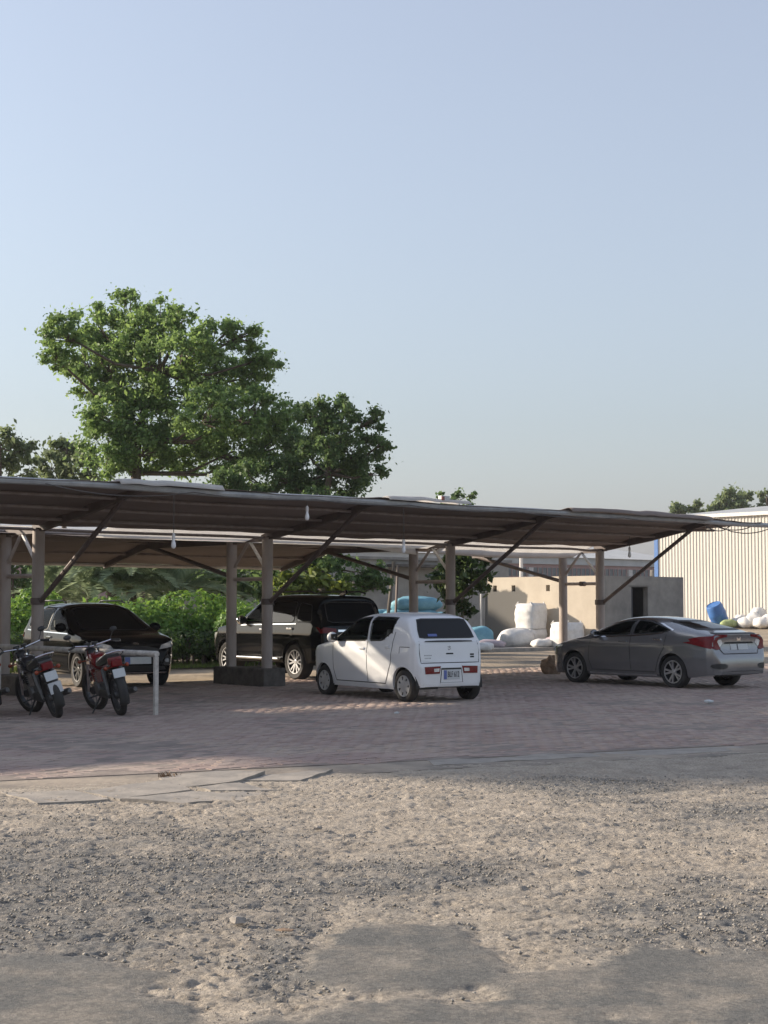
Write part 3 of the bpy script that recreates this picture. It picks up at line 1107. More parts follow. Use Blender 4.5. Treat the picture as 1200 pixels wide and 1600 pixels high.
# white sheets laid over the slot between the two roofs
def slot_sheet(a0, a1, seed, low_=lambda q: 0.0):
    na, nv = int((a1 - a0) / .12) + 2, 9
    vs = []
    for aq in np.linspace(a0, a1, na):
        for j in range(nv):
            v = j / (nv - 1)
            w = float(vnoise(np.array([aq * 1.7]), np.array([v * 2.]), seed)[0]) - .5
            vs.append((aq, -RB - .08 + v * .80, 3.04 + w * .03 * (1 - v) - .19 * v - low_(aq) * v * v))
    fs = [(i * nv + j, (i + 1) * nv + j, (i + 1) * nv + j + 1, i * nv + j + 1) for i in range(na - 1) for j in range(nv - 1)]
    o = put('slot_cloth', fast_mesh('slot_cloth', np.array(vs), np.array(fs), M['whitecloth'], 4, True), rear)
    sm = o.modifiers.new('thickness', 'SOLIDIFY')
    sm.thickness = .004


slot_sheet(-20, -13.2, 2)
slot_sheet(-11.5, -9.0, 3)
slot_sheet(-3.6, 5.3, 5, lambda q: 0.0)
slot_sheet(5.2, 9.95, 7, lambda q: .10 + .05 * math.sin((q - 5.2) * .66))


def re_flat(v):
    bq = -.42 + 3.4 * v
    return (bq, 2.985)


cloth('roof_cloth', M['fabric'], rear, 5.42, 10.2, 50, re_flat, 12)

# torn pale cloth lying over the front edge, and cable along it
def scrap(a0, a1, t0, t1, z0, seed, m, name):
    na, nv = 26, 9
    vs = []
    for i in range(na):
        aq = a0 + (a1 - a0) * i / (na - 1)
        e = math.sin(math.pi * i / (na - 1)) ** .4
        for j in range(nv):
            v = j / (nv - 1)
            t = t0 + (t1 - t0) * v
            w = float(vnoise(np.array([aq * 3.]), np.array([v * 3.]), seed)[0])
            z = hfront(min(t, 3.42)) + .05 + z0 * w * e - max(0, t - 3.42) * 1.2
            vs.append((aq, -min(t, 3.46 + .05 * v), z))
    fs = [(i * nv + j, (i + 1) * nv + j, (i + 1) * nv + j + 1, i * nv + j + 1) for i in range(na - 1) for j in range(nv - 1)]
    o = put(name, fast_mesh(name, np.array(vs), np.array(fs), m, 4, True), front)
    sm = o.modifiers.new('thickness', 'SOLIDIFY')
    sm.thickness = .006


scrap(-5.6, -3.6, 2.95, 3.50, .035, 4, M['whitecloth'], 'torn_cloth')
scrap(.1, 2.2, 3.1, 3.48, .03, 6, M['whitecloth'], 'torn_cloth')
scrap(5.1, 9.9, 3.0, 3.50, .05, 9, M['fabric'], 'torn_cloth')
rr = random.Random(5)
for a0, a1, dip in ((-6.9, -4.2, .12), (-4.2, -1.6, .05), (-1.6, .6, .04), (.6, 3.4, .05), (3.4, 6.8, .06), (6.8, 9.6, .05)):
    pts = []
    for i in range(11):
        u = i / 10
        pts.append((a0 + (a1 - a0) * u, -3.40 - .05 + rr.uniform(-.01, .01), hfront(3.36) - .09 - dip * 4 * u * (1 - u)))
    MB().tube(pts, .008, 5).build('cable', M['wire'], front, 40)
for a0, a1, dip in ((10.2, 12.4, .16), (10.1, 11.6, .10), (9.8, 10.8, .14)):
    pts = [(a0 + (a1 - a0) * i / 10, -3.30 + rr.uniform(-.02, .02), hfront(3.3) - .10 - dip * 4 * (i / 10) * (1 - i / 10)) for i in range(11)]
    MB().tube(pts, .012, 5).build('cable', M['wire'], front, 40)
MB().box((1.55, -3.40, hfront(3.4) + .07), (.22, .1, .1)).build('junction_box', M['plate'], front, bevel=.01)
MB().box((1.47, -3.455, hfront(3.4) + .07), (.07, .02, .07)).build('red_marker', M['red_paint'], front)

# footings
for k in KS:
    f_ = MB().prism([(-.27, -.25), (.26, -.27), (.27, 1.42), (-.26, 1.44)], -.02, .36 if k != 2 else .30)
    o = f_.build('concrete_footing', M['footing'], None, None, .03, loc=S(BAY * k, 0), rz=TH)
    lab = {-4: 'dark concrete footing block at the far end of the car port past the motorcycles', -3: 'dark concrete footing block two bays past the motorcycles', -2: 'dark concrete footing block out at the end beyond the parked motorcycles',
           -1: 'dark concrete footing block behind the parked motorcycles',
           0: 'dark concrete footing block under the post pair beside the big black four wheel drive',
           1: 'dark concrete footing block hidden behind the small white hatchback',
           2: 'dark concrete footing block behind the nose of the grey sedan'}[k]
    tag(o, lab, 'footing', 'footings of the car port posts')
rr = random.Random(8)
rock = MB()
rock.ball((0, 0, .2), (.24, .2, .24), 9, 6, .22, rr)
M['rubble'] = mat('brown_rubble', (0.13, 0.085, 0.055), .95, col2=(0.26, 0.18, 0.12), scale=9, bump=.02, bscale=18)
pz = gpt(862, 1054)
o = rock.build('rubble_lump', M['rubble'], None, None, loc=(pz.x, pz.y, 0))
tag(o, 'broken brown masonry lump at the foot of the post beside the grey sedan', 'rubble')


# hanging lamps
def lamp(aq, t, length, label):
    r_ = empty('hanging_lamp', S(aq, -t, hfront(t) - .1 - length), TH)
    tag(r_, label, 'lamp', 'bulbs hung from the car port roof')
    MB().tube([(0, 0, .12), (.004, .003, length * .5), (0, 0, length + .03)], .006, 5).build('cord', M['wire'], r_)
    MB().lathe([(.004, -.13), (.026, -.122), (.040, -.09), (.037, -.05), (.024, 0.0), (.020, .03)], 'Z', 12, (0, 0, .06)).build('bulb', M['bulb'], r_, 50)
    MB().lathe([(.026, .03), (.028, .10), (.012, .13)], 'Z', 10, (0, 0, .055)).build('socket', M['palepipe'], r_, 40)


lamp(-4.5, 3.34, .84, 'bare white bulb on a long cord hanging over the parked motorcycles')
lamp(.57, 3.34, .80, 'bare white bulb on a long cord hanging above the white hatchback')
lamp(-1.72, 3.34, .28, 'bulb on a short cord hanging above the car port footing block')
lamp(9.14, 1.7, .40, 'bulb hanging above the grey sedan near the open end')

# ================================================================== VEHICLES
def chaikin(p, it=2, closed=False, k=.25):
    p = [Vector(q) for q in p]
    for _ in range(it):
        q = [] if closed else [p[0]]
        n = len(p)
        for i in range(n if closed else n - 1):
            a_, b_ = p[i], p[(i + 1) % n]
            q.append(a_.lerp(b_, k))
            q.append(a_.lerp(b_, 1 - k))
        if not closed: q.append(p[-1])
        p = q
    return p


def resample(p, step):
    out = [p[0]]
    acc = 0
    for i in range(len(p) - 1):
        seg = (p[i + 1] - p[i]).length
        n = max(1, int(round(seg / step)))
        for k in range(1, n + 1):
            out.append(p[i].lerp(p[i + 1], k / n))
    return out


def lerp_tab(tab):
    xs = [t[0] for t in tab]
    ys = [t[1] for t in tab]
    return lambda x: float(np.interp(x, xs, ys))


class Car:
    def __init__(self, sp, name, loc, rz):
        self.sp = sp
        self.root = empty(name, loc, rz)
        self.L = sp['L']
        self.dx = -self.L / 2
        self.holes = []                 # (axis, poly) to open for see-through windows
        self.make_body()

    def make_body(self):
        sp = self.sp
        prof = resample(chaikin([Vector((x, z)) for x, z in sp['profile']], 2), .05)
        L = self.L
        plan, fz, belt, bot = lerp_tab(sp['plan']), lerp_tab(sp['fz']), lerp_tab(sp['belt']), lerp_tab(sp['bottom'])
        nexp, tum, crown = sp.get('n', 5), sp.get('tumble', .18), sp.get('crown', .03)
        xr, xf = sp['xr'], sp['xf']
        n = len(prof)
        ir = next(i for i in range(n) if prof[i].x >= xr)
        jf = max(i for i in range(n) if prof[i].x <= xf)
        NL, NU = 13, 9
        rows = []
        for i, P in enumerate(prof):
            xt, zt = P.x, P.y
            xb = xt
            if i < ir: xb = prof[0].x + (prof[ir].x - prof[0].x) * (i / ir)
            if i > jf: xb = prof[jf].x + (prof[-1].x - prof[jf].x) * ((i - jf) / (n - 1 - jf))
            zb0 = bot(xb)
            zbe = min(belt(xt), zt - .045)
            zbe = max(zbe, zb0 + .001)
            ztt = max(zt, zbe + .0005)
            half = []
            for k in range(NL):
                q = k / (NL - 1)
                x = xb + (xt - xb) * q
                z = zb0 + (zbe - zb0) * q
                y = plan(x) * fz(z)
                for (x0, x1, z0, z1, amt) in sp.get('crease', []):
                    if x0 < x < x1:
                        wv = math.sin(math.pi * (x - x0) / (x1 - x0)) ** .5
                        y += amt * wv * math.exp(-((z - (z0 + (z1 - z0) * (x - x0) / (x1 - x0))) / .06) ** 2)
                half.append((x, y, z))
            yb = plan(xt) * fz(zbe)
            hc = ztt - zbe
            pc = .5 ** (1 / nexp)
            uv = [(p, (1 - p ** nexp) ** (1 / nexp)) for p in np.linspace(0, pc, NU)[1:]]
            uv += [((1 - c ** nexp) ** (1 / nexp), c) for c in np.linspace(pc, 0, NU)[1:]]
            for p, c in uv:
                y = (yb - tum * hc * p) * c
                z = zbe + hc * p
                z -= crown * min(1, hc / .3) * (y / max(yb, .01)) ** 2 * p
                half.append((xt, y, z))
            row = half + [(x, -y, z) for x, y, z in reversed(half[:-1])]
            rows.append(row)
        m = len(rows[0])
        V = [Vector((x + self.dx, y, z)) for row in rows for x, y, z in row]
        F = []
        for i in range(n - 1):
            for k in range(m - 1):
                F.append((i * m + k, (i + 1) * m + k, (i + 1) * m + k + 1, i * m + k + 1))
            F.append((i * m + m - 1, (i + 1) * m + m - 1, (i + 1) * m, i * m))   # underside
        self.bodyV, self.bodyF, self.m = V, F, m
        self.bvh = BVHTree.FromPolygons(V, F)

    def finish_body(self):
        sp = self.sp
        V = [v.copy() for v in self.bodyV]
        Ra = sp['arch']
        ax = [sp['rear_axle'] + self.dx, sp['front_axle'] + self.dx]
        zc = sp['wheel_r'] + .01
        lim = sp['W'] * .3
        F = []
        for f in self.bodyF:
            c = sum((V[i] for i in f), Vector()) / len(f)
            if all(abs(V[i].y) > lim for i in f) or (c.z < .5 and abs(c.y) > lim):
                if any((c.x - x) ** 2 + (c.z - zc) ** 2 < Ra * Ra for x in ax): continue
            drop = False
            for axis, poly in self.holes:
                nrm = None
                if axis == 'S' and abs(c.y) > lim * 1.1 and pip(poly, c.x - self.dx, c.z): drop = True
                if axis == 'B' and c.x < self.dx + self.L * .45 and c.z > sp['belt'][0][1] and pip(poly, c.y, c.z): drop = True
                if axis == 'F' and c.x > self.dx + self.L * .5 and c.z > sp['belt'][-1][1] and pip(poly, c.y, c.z): drop = True
            if drop: continue
            F.append(f)
        used = set(i for f in F for i in f)
        for i in used:
            v = V[i]
            if abs(v.y) < lim: continue
            for x in ax:
                d = Vector((v.x - x, v.z - zc))
                if d.length < Ra + .022 and d.length > 1e-6:
                    d = d.normalized() * Ra
                    v.x, v.z = x + d.x, zc + d.y
        me = bpy.data.meshes.new('body')
        me.from_pydata([tuple(v) for v in V], [], F)
        me.validate()
        bm = bmesh.new()
        bm.from_mesh(me)
        bmesh.ops.remove_doubles(bm, verts=bm.verts, dist=1e-4)
        bmesh.ops.delete(bm, geom=[v for v in bm.verts if not v.link_faces], context='VERTS')
        bmesh.ops.recalc_face_normals(bm, faces=bm.faces)
        bm.to_mesh(me)
        bm.free()
        me.shade_smooth()
        me.set_sharp_from_angle(angle=R(38))
        me.materials.append(self.sp['paint'])
        put('body', me, self.root)
        # arch lips and wheel wells
        for x in ax:
            for s in (1, -1):
                ring = []
                NA = 28
                for k in range(NA + 1):
                    A = R(-14) + R(208) * k / NA
                    pr = []
                    for rr_ in (Ra - .012, Ra + .03):
                        px, pz = x + rr_ * math.cos(A), zc + rr_ * math.sin(A)
                        loc = self.hit('L' if s > 0 else 'R', px - self.dx, max(pz, sp['bottom'][0][1] * .8 + .02))
                        pr.append(loc[0] + Vector((0, s * .007, 0)))
                    ring.append(pr)
                mb = MB()
                vs = [q for pr in ring for q in pr] + [Vector((q.x, q.y - s * .05, q.z)) for pr in ring for q in pr[:1]]
                nn = NA + 1
                fs = [(2 * k, 2 * k + 1, 2 * k + 3, 2 * k + 2) for k in range(NA)] + [(2 * k, 2 * k + 2, 2 * nn + k + 1, 2 * nn + k) for k in range(NA)]
                mb.add(vs, fs)
                mb.build('wheel_arch', sp.get('arch_mat', sp['paint']), self.root, 40)
                ww = MB()
                yo, yi = s * (sp['W'] / 2 - .06), s * (sp['W'] / 2 - .50)
                vs, fs = [], []
                for k in range(NA + 1):
                    A = R(-10) + R(200) * k / NA
                    for y in (yo, yi):
                        vs.append((x + (Ra + .012) * math.cos(A), y, zc + (Ra + .012) * math.sin(A)))
                    vs.append((x, yi, zc))
                for k in range(NA):
                    fs.append((3 * k, 3 * k + 1, 3 * k + 4, 3 * k + 3))
                    fs.append((3 * k + 1, 3 * k + 2, 3 * k + 4))
                ww.add(vs, fs)
                ww.build('wheel_well', M['black'], self.root)

    # ---- projection of plan shapes onto the body
    def hit(self, axis, u, v):
        if axis == 'L': o_, d = Vector((u + self.dx, 4, v)), Vector((0, -1, 0))
        elif axis == 'R': o_, d = Vector((u + self.dx, -4, v)), Vector((0, 1, 0))
        elif axis == 'B': o_, d = Vector((self.dx - 3, u, v)), Vector((1, 0, 0))
        elif axis == 'F': o_, d = Vector((-self.dx + 3, u, v)), Vector((-1, 0, 0))
        else: o_, d = Vector((u + self.dx, v, 5)), Vector((0, 0, -1))
        loc, nrm, _, _ = self.bvh.ray_cast(o_, d)
        if loc is None:
            mid = o_ + d * 3.5
            loc, nrm, _, _ = self.bvh.find_nearest(mid)
        if nrm.dot(d) > 0: nrm = -nrm
        return loc, nrm, d

    def patch(self, poly, axis, off, m_, name, parent=None, rnd=1, res=.06, rim=True, loops=None):
        parent = parent or self.root
        if axis == 'S':
            return [self.patch(poly, s, off, m_, name, parent, rnd, res, rim) for s in ('L', 'R')]
        pl = [Vector(p) for p in poly]
        if rnd: pl = chaikin(pl, rnd, True)
        pl = resample(pl + [pl[0]], res)[:-1]
        pts = list(pl)
        xs, ys = [p.x for p in pl], [p.y for p in pl]
        inner = [tuple(q) for q in inset(pl, res * .45)]
        for gx in np.arange(min(xs) + res * .5, max(xs), res):
            for gy in np.arange(min(ys) + res * .5, max(ys), res):
                if pip(inner, gx, gy): pts.append(Vector((gx, gy)))
        nb = len(pl)
        res_ = delaunay_2d_cdt([Vector(p) for p in pts], [(i, (i + 1) % nb) for i in range(nb)], [], 1, 1e-6)
        vco, fcs = res_[0], res_[2]
        vs, nrms = [], []
        for p in vco:
            loc, nrm, d = self.hit(axis, p.x, p.y)
            w = (nrm - d).normalized()
            vs.append(loc + w * off)
            nrms.append(w)
        fs = [tuple(f) for f in fcs]
        # orientation outwards
        out = []
        for f in fs:
            nn = (vs[f[1]] - vs[f[0]]).cross(vs[f[2]] - vs[f[0]])
            if nn.dot(nrms[f[0]]) < 0: f = tuple(reversed(f))
            out.append(f)
        if rim:
            ec = {}
            for f in out:
                for k in range(len(f)):
                    e = (f[k], f[(k + 1) % len(f)])
                    ec[tuple(sorted(e))] = ec.get(tuple(sorted(e)), []) + [e]
            base = len(vs)
            mp = {}
            for key, es in ec.items():
                if len(es) == 1:
                    a_, b_ = es[0]
                    for q in (a_, b_):
                        if q not in mp:
                            mp[q] = len(vs)
                            vs.append(vs[q] - nrms[q] * (off + .004))
                    out.append((b_, a_, mp[a_], mp[b_]))
        me = bpy.data.meshes.new(name)
        me.from_pydata([tuple(v) for v in vs], [], out)
        me.validate()
        me.shade_smooth()
        me.set_sharp_from_angle(angle=R(35))
        me.materials.append(m_)
        return put(name, me, parent)

    def seam(self, line, axis, w=.012, m_=None, off=.0015, name='panel_gap', parent=None, closed=False):
        if axis == 'S':
            return [self.seam(line, s, w, m_, off, name, parent, closed) for s in ('L', 'R')]
        ln = [Vector(p) for p in line]
        if closed: ln = ln + [ln[0]]
        ln = resample(ln, .05)
        vs, fs = [], []
        for i, p in enumerate(ln):
            d = (ln[min(i + 1, len(ln) - 1)] - ln[max(i - 1, 0)])
            d = d.normalized() if d.length > 1e-6 else Vector((1, 0))
            nn = Vector((-d.y, d.x)) * w / 2
            for q in (p + nn, p - nn):
                loc, nrm, dd = self.hit(axis, q.x, q.y)
                vs.append(loc + (nrm - dd).normalized() * off)
        for i in range(len(ln) - 1):
            fs.append((2 * i, 2 * i + 1, 2 * i + 3, 2 * i + 2))
        mb = MB().add(vs, fs)
        return mb.build(name, m_ or M['seam'], parent or self.root, 40)

    def window(self, poly, axis, glass, name, see=True, border=.02, rnd=1):
        pl = [tuple(p) for p in poly]
        base = chaikin([Vector(p) for p in pl], rnd, True, .09)
        base = resample(base + [base[0]], .06)[:-1]
        inn = inset(base, border)
        out = []
        for s in (('L', 'R') if axis == 'S' else (axis,)):
            vs, fs = [], []
            n = len(base)
            for p, q in zip(base, inn):
                for w, o_ in ((p, .004), (q, .0075)):
                    loc, nrm, d = self.hit(s, w.x, w.y)
                    vs.append(loc + (nrm - d).normalized() * o_)
            for i in range(n):
                j = (i + 1) % n
                fs.append((2 * i, 2 * i + 1, 2 * j + 1, 2 * j))
            g_ = self.patch([tuple(p) for p in inset(base, border * .5)], s, .006, glass, name, None, 0, .08, False)
            MB().add(vs, fs).build('window_seal', M['seal'], g_, 40)
            out.append(g_)
        if see:
            self.holes.append((axis, [tuple(p) for p in inset(base, border * .3)]))
        return out

    def box_on(self, axis, u, v, size, m_, name, parent=None, out=.0, bevel=.008):
        loc, nrm, d = self.hit(axis, u, v)
        c = loc + (-d) * out
        return MB().box(c, size).build(name, m_, parent or self.root, None, bevel)

    def text(self, txt, axis, u, v, h, m_, name, parent=None, out=.004, width=None):
        cu = bpy.data.curves.new('lettering', 'FONT')
        cu.body = txt
        cu.size = h * 1.4
        cu.align_x = 'CENTER'
        cu.align_y = 'CENTER'
        cu.extrude = .001
        ob = bpy.data.objects.new('lettering', cu)
        COL.objects.link(ob)
        bpy.context.view_layer.update()
        me = bpy.data.meshes.new_from_object(ob.evaluated_get(bpy.context.evaluated_depsgraph_get()))
        bpy.data.objects.remove(ob)
        loc, nrm, d = self.hit(axis, u, v)
        c = loc - d * out
        if width:
            xs = [q.co.x for q in me.vertices]
            k = width / (max(xs) - min(xs))
            for q in me.vertices: q.co.x *= k
        for q in me.vertices:
            x, y, z = q.co
            q.co = (c.x - z, c.y - x, c.z + y) if axis == 'B' else (c.x + z, c.y + x, c.z + y)
        me.materials.clear()
        me.materials.append(m_)
        return put(name, me, parent or self.root)

    def wheels(self, style):
        sp = self.sp
        r = sp['wheel_r']
        w = sp['tyre_w']
        rr_ = sp['rim_r']
        tyre = MB().lathe([(rr_, -w * .42), (rr_ + .02, -w * .48), (r - .035, -w * .52), (r - .01, -w * .42), (r, -w * .28), (r, w * .28), (r - .01, w * .42), (r - .035, w * .52), (rr_ + .02, w * .48), (rr_, w * .42)], 'Y', 32, closed=True).mesh('tyre', M['tyre'], 45)
        barrel = MB().lathe([(rr_ + .004, w * .45), (rr_ - .012, w * .46), (rr_ - .028, w * .30), (rr_ - .04, w * .12), (.02, w * .10)], 'Y', 32, cap=False).mesh('rim', M['darkalloy'] if style != 'hubcap' else M['black'], 40)
        lip = MB().lathe([(rr_ + .006, w * .44), (rr_ + .002, w * .485), (rr_ - .014, w * .48), (rr_ - .018, w * .42)], 'Y', 32, closed=True).mesh('rim_lip', M['alloy'] if style != 'hubcap' else M['hubcap'], 40)
        spk = MB()
        if style == 'hubcap':
            spk.lathe([(.001, w * .47), (.05, w * .465), (.10, w * .44), (.105, w * .38)], 'Y', 20)
            for k in range(7):
                A = 2 * math.pi * k / 7
                w0, w1 = .055, .10
                vs = []
                for q, ww in ((.08, w0), (rr_ - .005, w1)):
                    for s in (-1, 1):
                        for t in (w * .46, w * .36):
                            vs.append(Vector((q * math.cos(A) - s * ww / 2 * math.sin(A), t, q * math.sin(A) + s * ww / 2 * math.cos(A))))
                spk.add(vs, [(0, 2, 6, 4), (1, 5, 7, 3), (0, 4, 5, 1), (2, 3, 7, 6), (4, 6, 7, 5), (0, 1, 3, 2)])
            sm = M['hubcap']
        else:
            nsp = {'five': 5, 'ten': 6}[style]
            spk.lathe([(.001, w * .40), (.03, w * .40), (.055, w * .36), (.06, w * .2)], 'Y', 16)
            for k in range(nsp):
                for off in ((-.17, .17) if style == 'five' else (-.2, .2)):
                    A = 2 * math.pi * k / nsp + (off * .35)
                    A2 = 2 * math.pi * k / nsp + off * (1.25 if style == 'five' else 1.1)
                    vs = []
                    for q, ang, ww, t1 in ((.04, A, .030, w * .38), (rr_ - .01, A2, .036 if style == 'five' else .034, w * .43)):
                        for s in (-1, 1):
                            for t in (t1, t1 - .03):
                                vs.append(Vector((q * math.cos(ang) - s * ww / 2 * math.sin(ang), t, q * math.sin(ang) + s * ww / 2 * math.cos(ang))))
                    spk.add(vs, [(0, 2, 6, 4), (1, 5, 7, 3), (0, 4, 5, 1), (2, 3, 7, 6), (4, 6, 7, 5), (0, 1, 3, 2)])
            sm = sp.get('rim_mat', M['alloy'])
        spm = spk.mesh('spokes', sm, None)
        for x in (sp['rear_axle'], sp['front_axle']):
            for s in (1, -1):
                wh = empty('wheel', (x + self.dx, s * (sp['W'] / 2 - w * .55 - .02), r), 0 if s > 0 else math.pi, self.root)
                for nm, me in (('tyre', tyre), ('rim', barrel), ('rim_lip', lip), ('spokes', spm)):
                    put(nm, me, wh)
        # floor, axle beam
        MB().box((0, 0, sp['bottom'][0][1] + .03), (self.L * .8, sp['W'] * .55, .06)).build('floor_pan', M['black'], self.root)

    def cabin(self, seats, dash_x, seat_z=.32, w=.62):
        for (x, y, back) in seats:
            mb = MB()
            mb.box((x + self.dx, y, seat_z + .10), (.48, .46, .16))
            mb.box((x + self.dx - .26, y, seat_z + .42), (.12, .46, .60), 0, -.2)
            mb.build('seat', M['seatcloth'], self.root, None, .03)
            MB().box((x + self.dx - .34, y, seat_z + .78), (.08, .24, .16), 0, -.15).build('headrest', M['seatcloth'], self.root, None, .03)
        MB().box((dash_x + self.dx, 0, .82), (.34, w * 2, .22)).build('dashboard', M['darkcabin'], self.root, None, .04)
        st = MB()
        st.tube([(dash_x + self.dx - .26 + .05 * math.sin(2 * math.pi * k / 16), -.34 + .17 * math.cos(2 * math.pi * k / 16), .86 + .17 * math.sin(2 * math.pi * k / 16)) for k in range(17)], .014, 6, False)
        st.build('steering_wheel', M['blackplastic'], self.root, 40)

    def mirror(self, x, z, m_, size=(.10, .17, .13)):
        for s in (1, -1):
            loc, nrm, d = self.hit('L' if s > 0 else 'R', x, z)
            mb = MB()
            mb.ball(loc + Vector((0.0, s * .12, .05)), (size[0] * .62, size[1] * .62, size[2] * .62), 12, 8)
            o = mb.build('side_mirror', m_, self.root, 50)
            MB().box(loc + Vector((0.01, s * .03, .01)), (.05, .10, .03)).build('mirror_stalk', M['blackplastic'], o)
            MB().box(loc + Vector((-size[0] * .55, s * .12, .05)), (.012, size[1] * .85, size[2] * .8)).build('mirror_glass', M['chrome'], o, None, .004)


FZ = [(.15, .90), (.28, .955), (.42, .985), (.6, 1.0), (.78, .995), (.95, .975), (1.1, .965), (1.3, .95)]

# ---------------------------------------------------------------- small white hatchback
sp = dict(L=3.395, W=1.475, wheel_r=.268, tyre_w=.155, rim_r=.172, rear_axle=.37, front_axle=2.83, arch=.315, paint=M['white_paint'],
          profile=[(.0, .26), (.0, .40), (.0, .60), (.035, .66), (.05, .80), (.07, .99), (.10, 1.04), (.28, 1.37), (.36, 1.425), (.60, 1.46), (1.0, 1.478), (1.45, 1.47), (1.8, 1.44), (2.0, 1.375), (2.55, 1.02), (2.66, .975), (3.1, .90), (3.27, .83), (3.36, .68), (3.385, .5), (3.395, .38), (3.39, .24)],
          plan=[(0, .575), (.03, .635), (.09, .685), (.2, .712), (.5, .732), (1.2, .7375), (2.4, .7375), (2.85, .725), (3.1, .69), (3.26, .62), (3.36, .52), (3.395, .44)],
          fz=FZ, belt=[(0, .95), (.6, .97), (2.6, .93), (3.4, .80)], bottom=[(0, .26), (.3, .20), (3.0, .20), (3.4, .24)], xr=.55, xf=2.95, n=6, tumble=.17, crown=.03,
          crease=[(.2, 2.5, .80, .78, .012), (.6, 2.4, .42, .40, -.012)])
c = Car(sp, 'white_hatchback', S(-.50, -4.22), TH + R(82.0))
tag(c.root, 'small white hatchback car parked with its tail outwards', 'car')
c.window([(1.36, .985), (.98, .995), (.70, 1.15), (.66, 1.37), (.78, 1.395), (1.37, 1.405)], 'S', M['glass_clear'], 'side_window')
c.window([(1.42, .985), (2.36, .965), (2.46, 1.0), (2.05, 1.27), (1.82, 1.375), (1.43, 1.405)], 'S', M['glass_clear'], 'side_window')
c.window([(-.565, 1.045), (.565, 1.045), (.55, 1.18), (.49, 1.375), (-.49, 1.375), (-.55, 1.18)], 'B', M['glass_dark'], 'rear_window', False, .02)
c.window([(-.60, 1.04), (.60, 1.04), (.52, 1.34), (-.52, 1.34)], 'F', M['glass_clear'], 'windshield', True)
d1 = c.patch([(1.425, .30), (2.40, .30), (2.47, .50), (2.50, .93), (1.425, .955)], 'S', .004, M['white_paint'], 'door', None, 0)
d2 = c.patch([(.90, .30), (1.405, .30), (1.405, .955), (.70, .97), (.72, .62)], 'S', .004, M['white_paint'], 'door', None, 0)
for poly in ([(1.415, .29), (2.41, .29), (2.48, .50), (2.51, .94)], [(.89, .29), (1.415, .29), (1.415, 1.41)], [(.89, .29), (.71, .62), (.66, .99), (.62, 1.15)]):
    c.seam(poly, 'S', .014)
c.seam([(1.395, .98), (1.40, 1.41)], 'S', .05, M['white_paint'], .009, 'pillar_trim')
for i, s in enumerate(('L', 'R')):
    c.box_on(s, 1.56, .86, (.16, .035, .032), M['white_paint'], 'door_handle', d1[i], .012)
    c.box_on(s, .80, .90, (.11, .03, .045), M['white_paint'], 'door_handle', d2[i], .010)
c.seam([(.20, .905), (.46, .905), (.46, .80)], 'S', .010, parent=None)
tg = c.patch([(-.585, .655), (.585, .655), (.60, .80), (.60, .985), (-.60, .985), (-.60, .80)], 'B', .006, M['white_paint'], 'tailgate', None, 1)
c.seam([(-.595, 1.0), (-.605, .80), (-.59, .648), (.59, .648), (.605, .80), (.595, 1.0)], 'B', .012)
c.patch([(-.50, .985), (.50, .985), (.46, 1.012), (-.46, 1.012)], 'B', .014, M['blackplastic'], 'tailgate_garnish', tg, 1)
c.patch([(-.075, .785), (.075, .785), (.07, .808), (-.07, .808)], 'B', .010, M['seam'], 'tailgate_handle', tg, 0)
# angular S emblem
for poly in ([(-.030, .905), (.008, .925), (.030, .915), (.030, .893), (-.005, .905)], [(.030, .868), (-.008, .85), (-.030, .86), (-.030, .882), (.005, .87)], [(-.03, .905), (.03, .868), (.03, .884), (-.03, .92)]):
    c.patch([(-u, v) for u, v in poly], 'B', .010, M['badge'], 'emblem', tg, 0, .03)
for k in range(6): c.patch([(.37 + k * .026, .762), (.388 + k * .026, .762), (.388 + k * .026, .780), (.37 + k * .026, .780)], 'B', .009, M['badge'], 'badge_mark', tg, 0, .03)
for k in range(5): c.patch([(.39 + k * .026, .715), (.408 + k * .026, .715), (.408 + k * .026, .735), (.39 + k * .026, .735)], 'B', .009, M['badge'], 'badge_mark', tg, 0, .03)
for v in (.765, .725): c.patch([(-.50, v), (-.42, v), (-.42, v + .026), (-.50, v + .026)], 'B', .009, M['seam'], 'badge_mark', tg, 0, .03)
bp_ = c.patch([(-.60, .275), (.60, .275), (.62, .40), (.60, .635), (-.60, .635), (-.62, .40)], 'B', .008, M['white_paint'], 'rear_bumper', None, 1)
for s in (1, -1):
    tl = c.patch([(s * .245, .475), (s * .53, .47), (s * .54, .585), (s * .22, .595)], 'B', .018, M['red_lamp'], 'tail_light', None, 0)
    c.patch([(s * .26, .505), (s * .36, .503), (s * .36, .555), (s * .25, .56)], 'B', .022, M['clear_lamp'], 'reversing_lens', tl, 0)
c.patch([(-.235, .32), (.235, .32), (.205, .565), (-.205, .565)], 'B', .011, M['seal'], 'plate_recess', bp_, 0)
c.patch([(-.22, .33), (.22, .33), (.195, .535), (-.195, .535)], 'B', .013, M['white_paint'], 'plate_panel', bp_, 0)
pl = c.patch([(-.165, .375), (.165, .375), (.165, .53), (-.165, .53)], 'B', .019, M['plate'], 'number_plate', None, 0)
c.patch([(.105, .378), (.163, .378), (.163, .527), (.105, .527)], 'B', .022, M['plateblue'], 'plate_band', pl, 0)
c.text('BLF 612', 'B', -.03, .455, .095, M['plateink'], 'plate_lettering', pl, .024, .23)
c.patch([(-.22, .30), (.22, .30), (.25, .325), (-.25, .325)], 'B', .02, M['white_paint'], 'bumper_step', bp_, 0)
c.patch([(.20, 1.08), (.38, 1.08), (.38, 1.12), (.20, 1.12)], 'B', .009, M['plateblue'], 'window_sticker', None, 0)
for s in (1, -1):
    c.patch([(s * .36, .60), (s * .60, .64), (s * .60, .82), (s * .40, .74)], 'F', .012, M['clear_lamp'], 'headlight', None, 1)
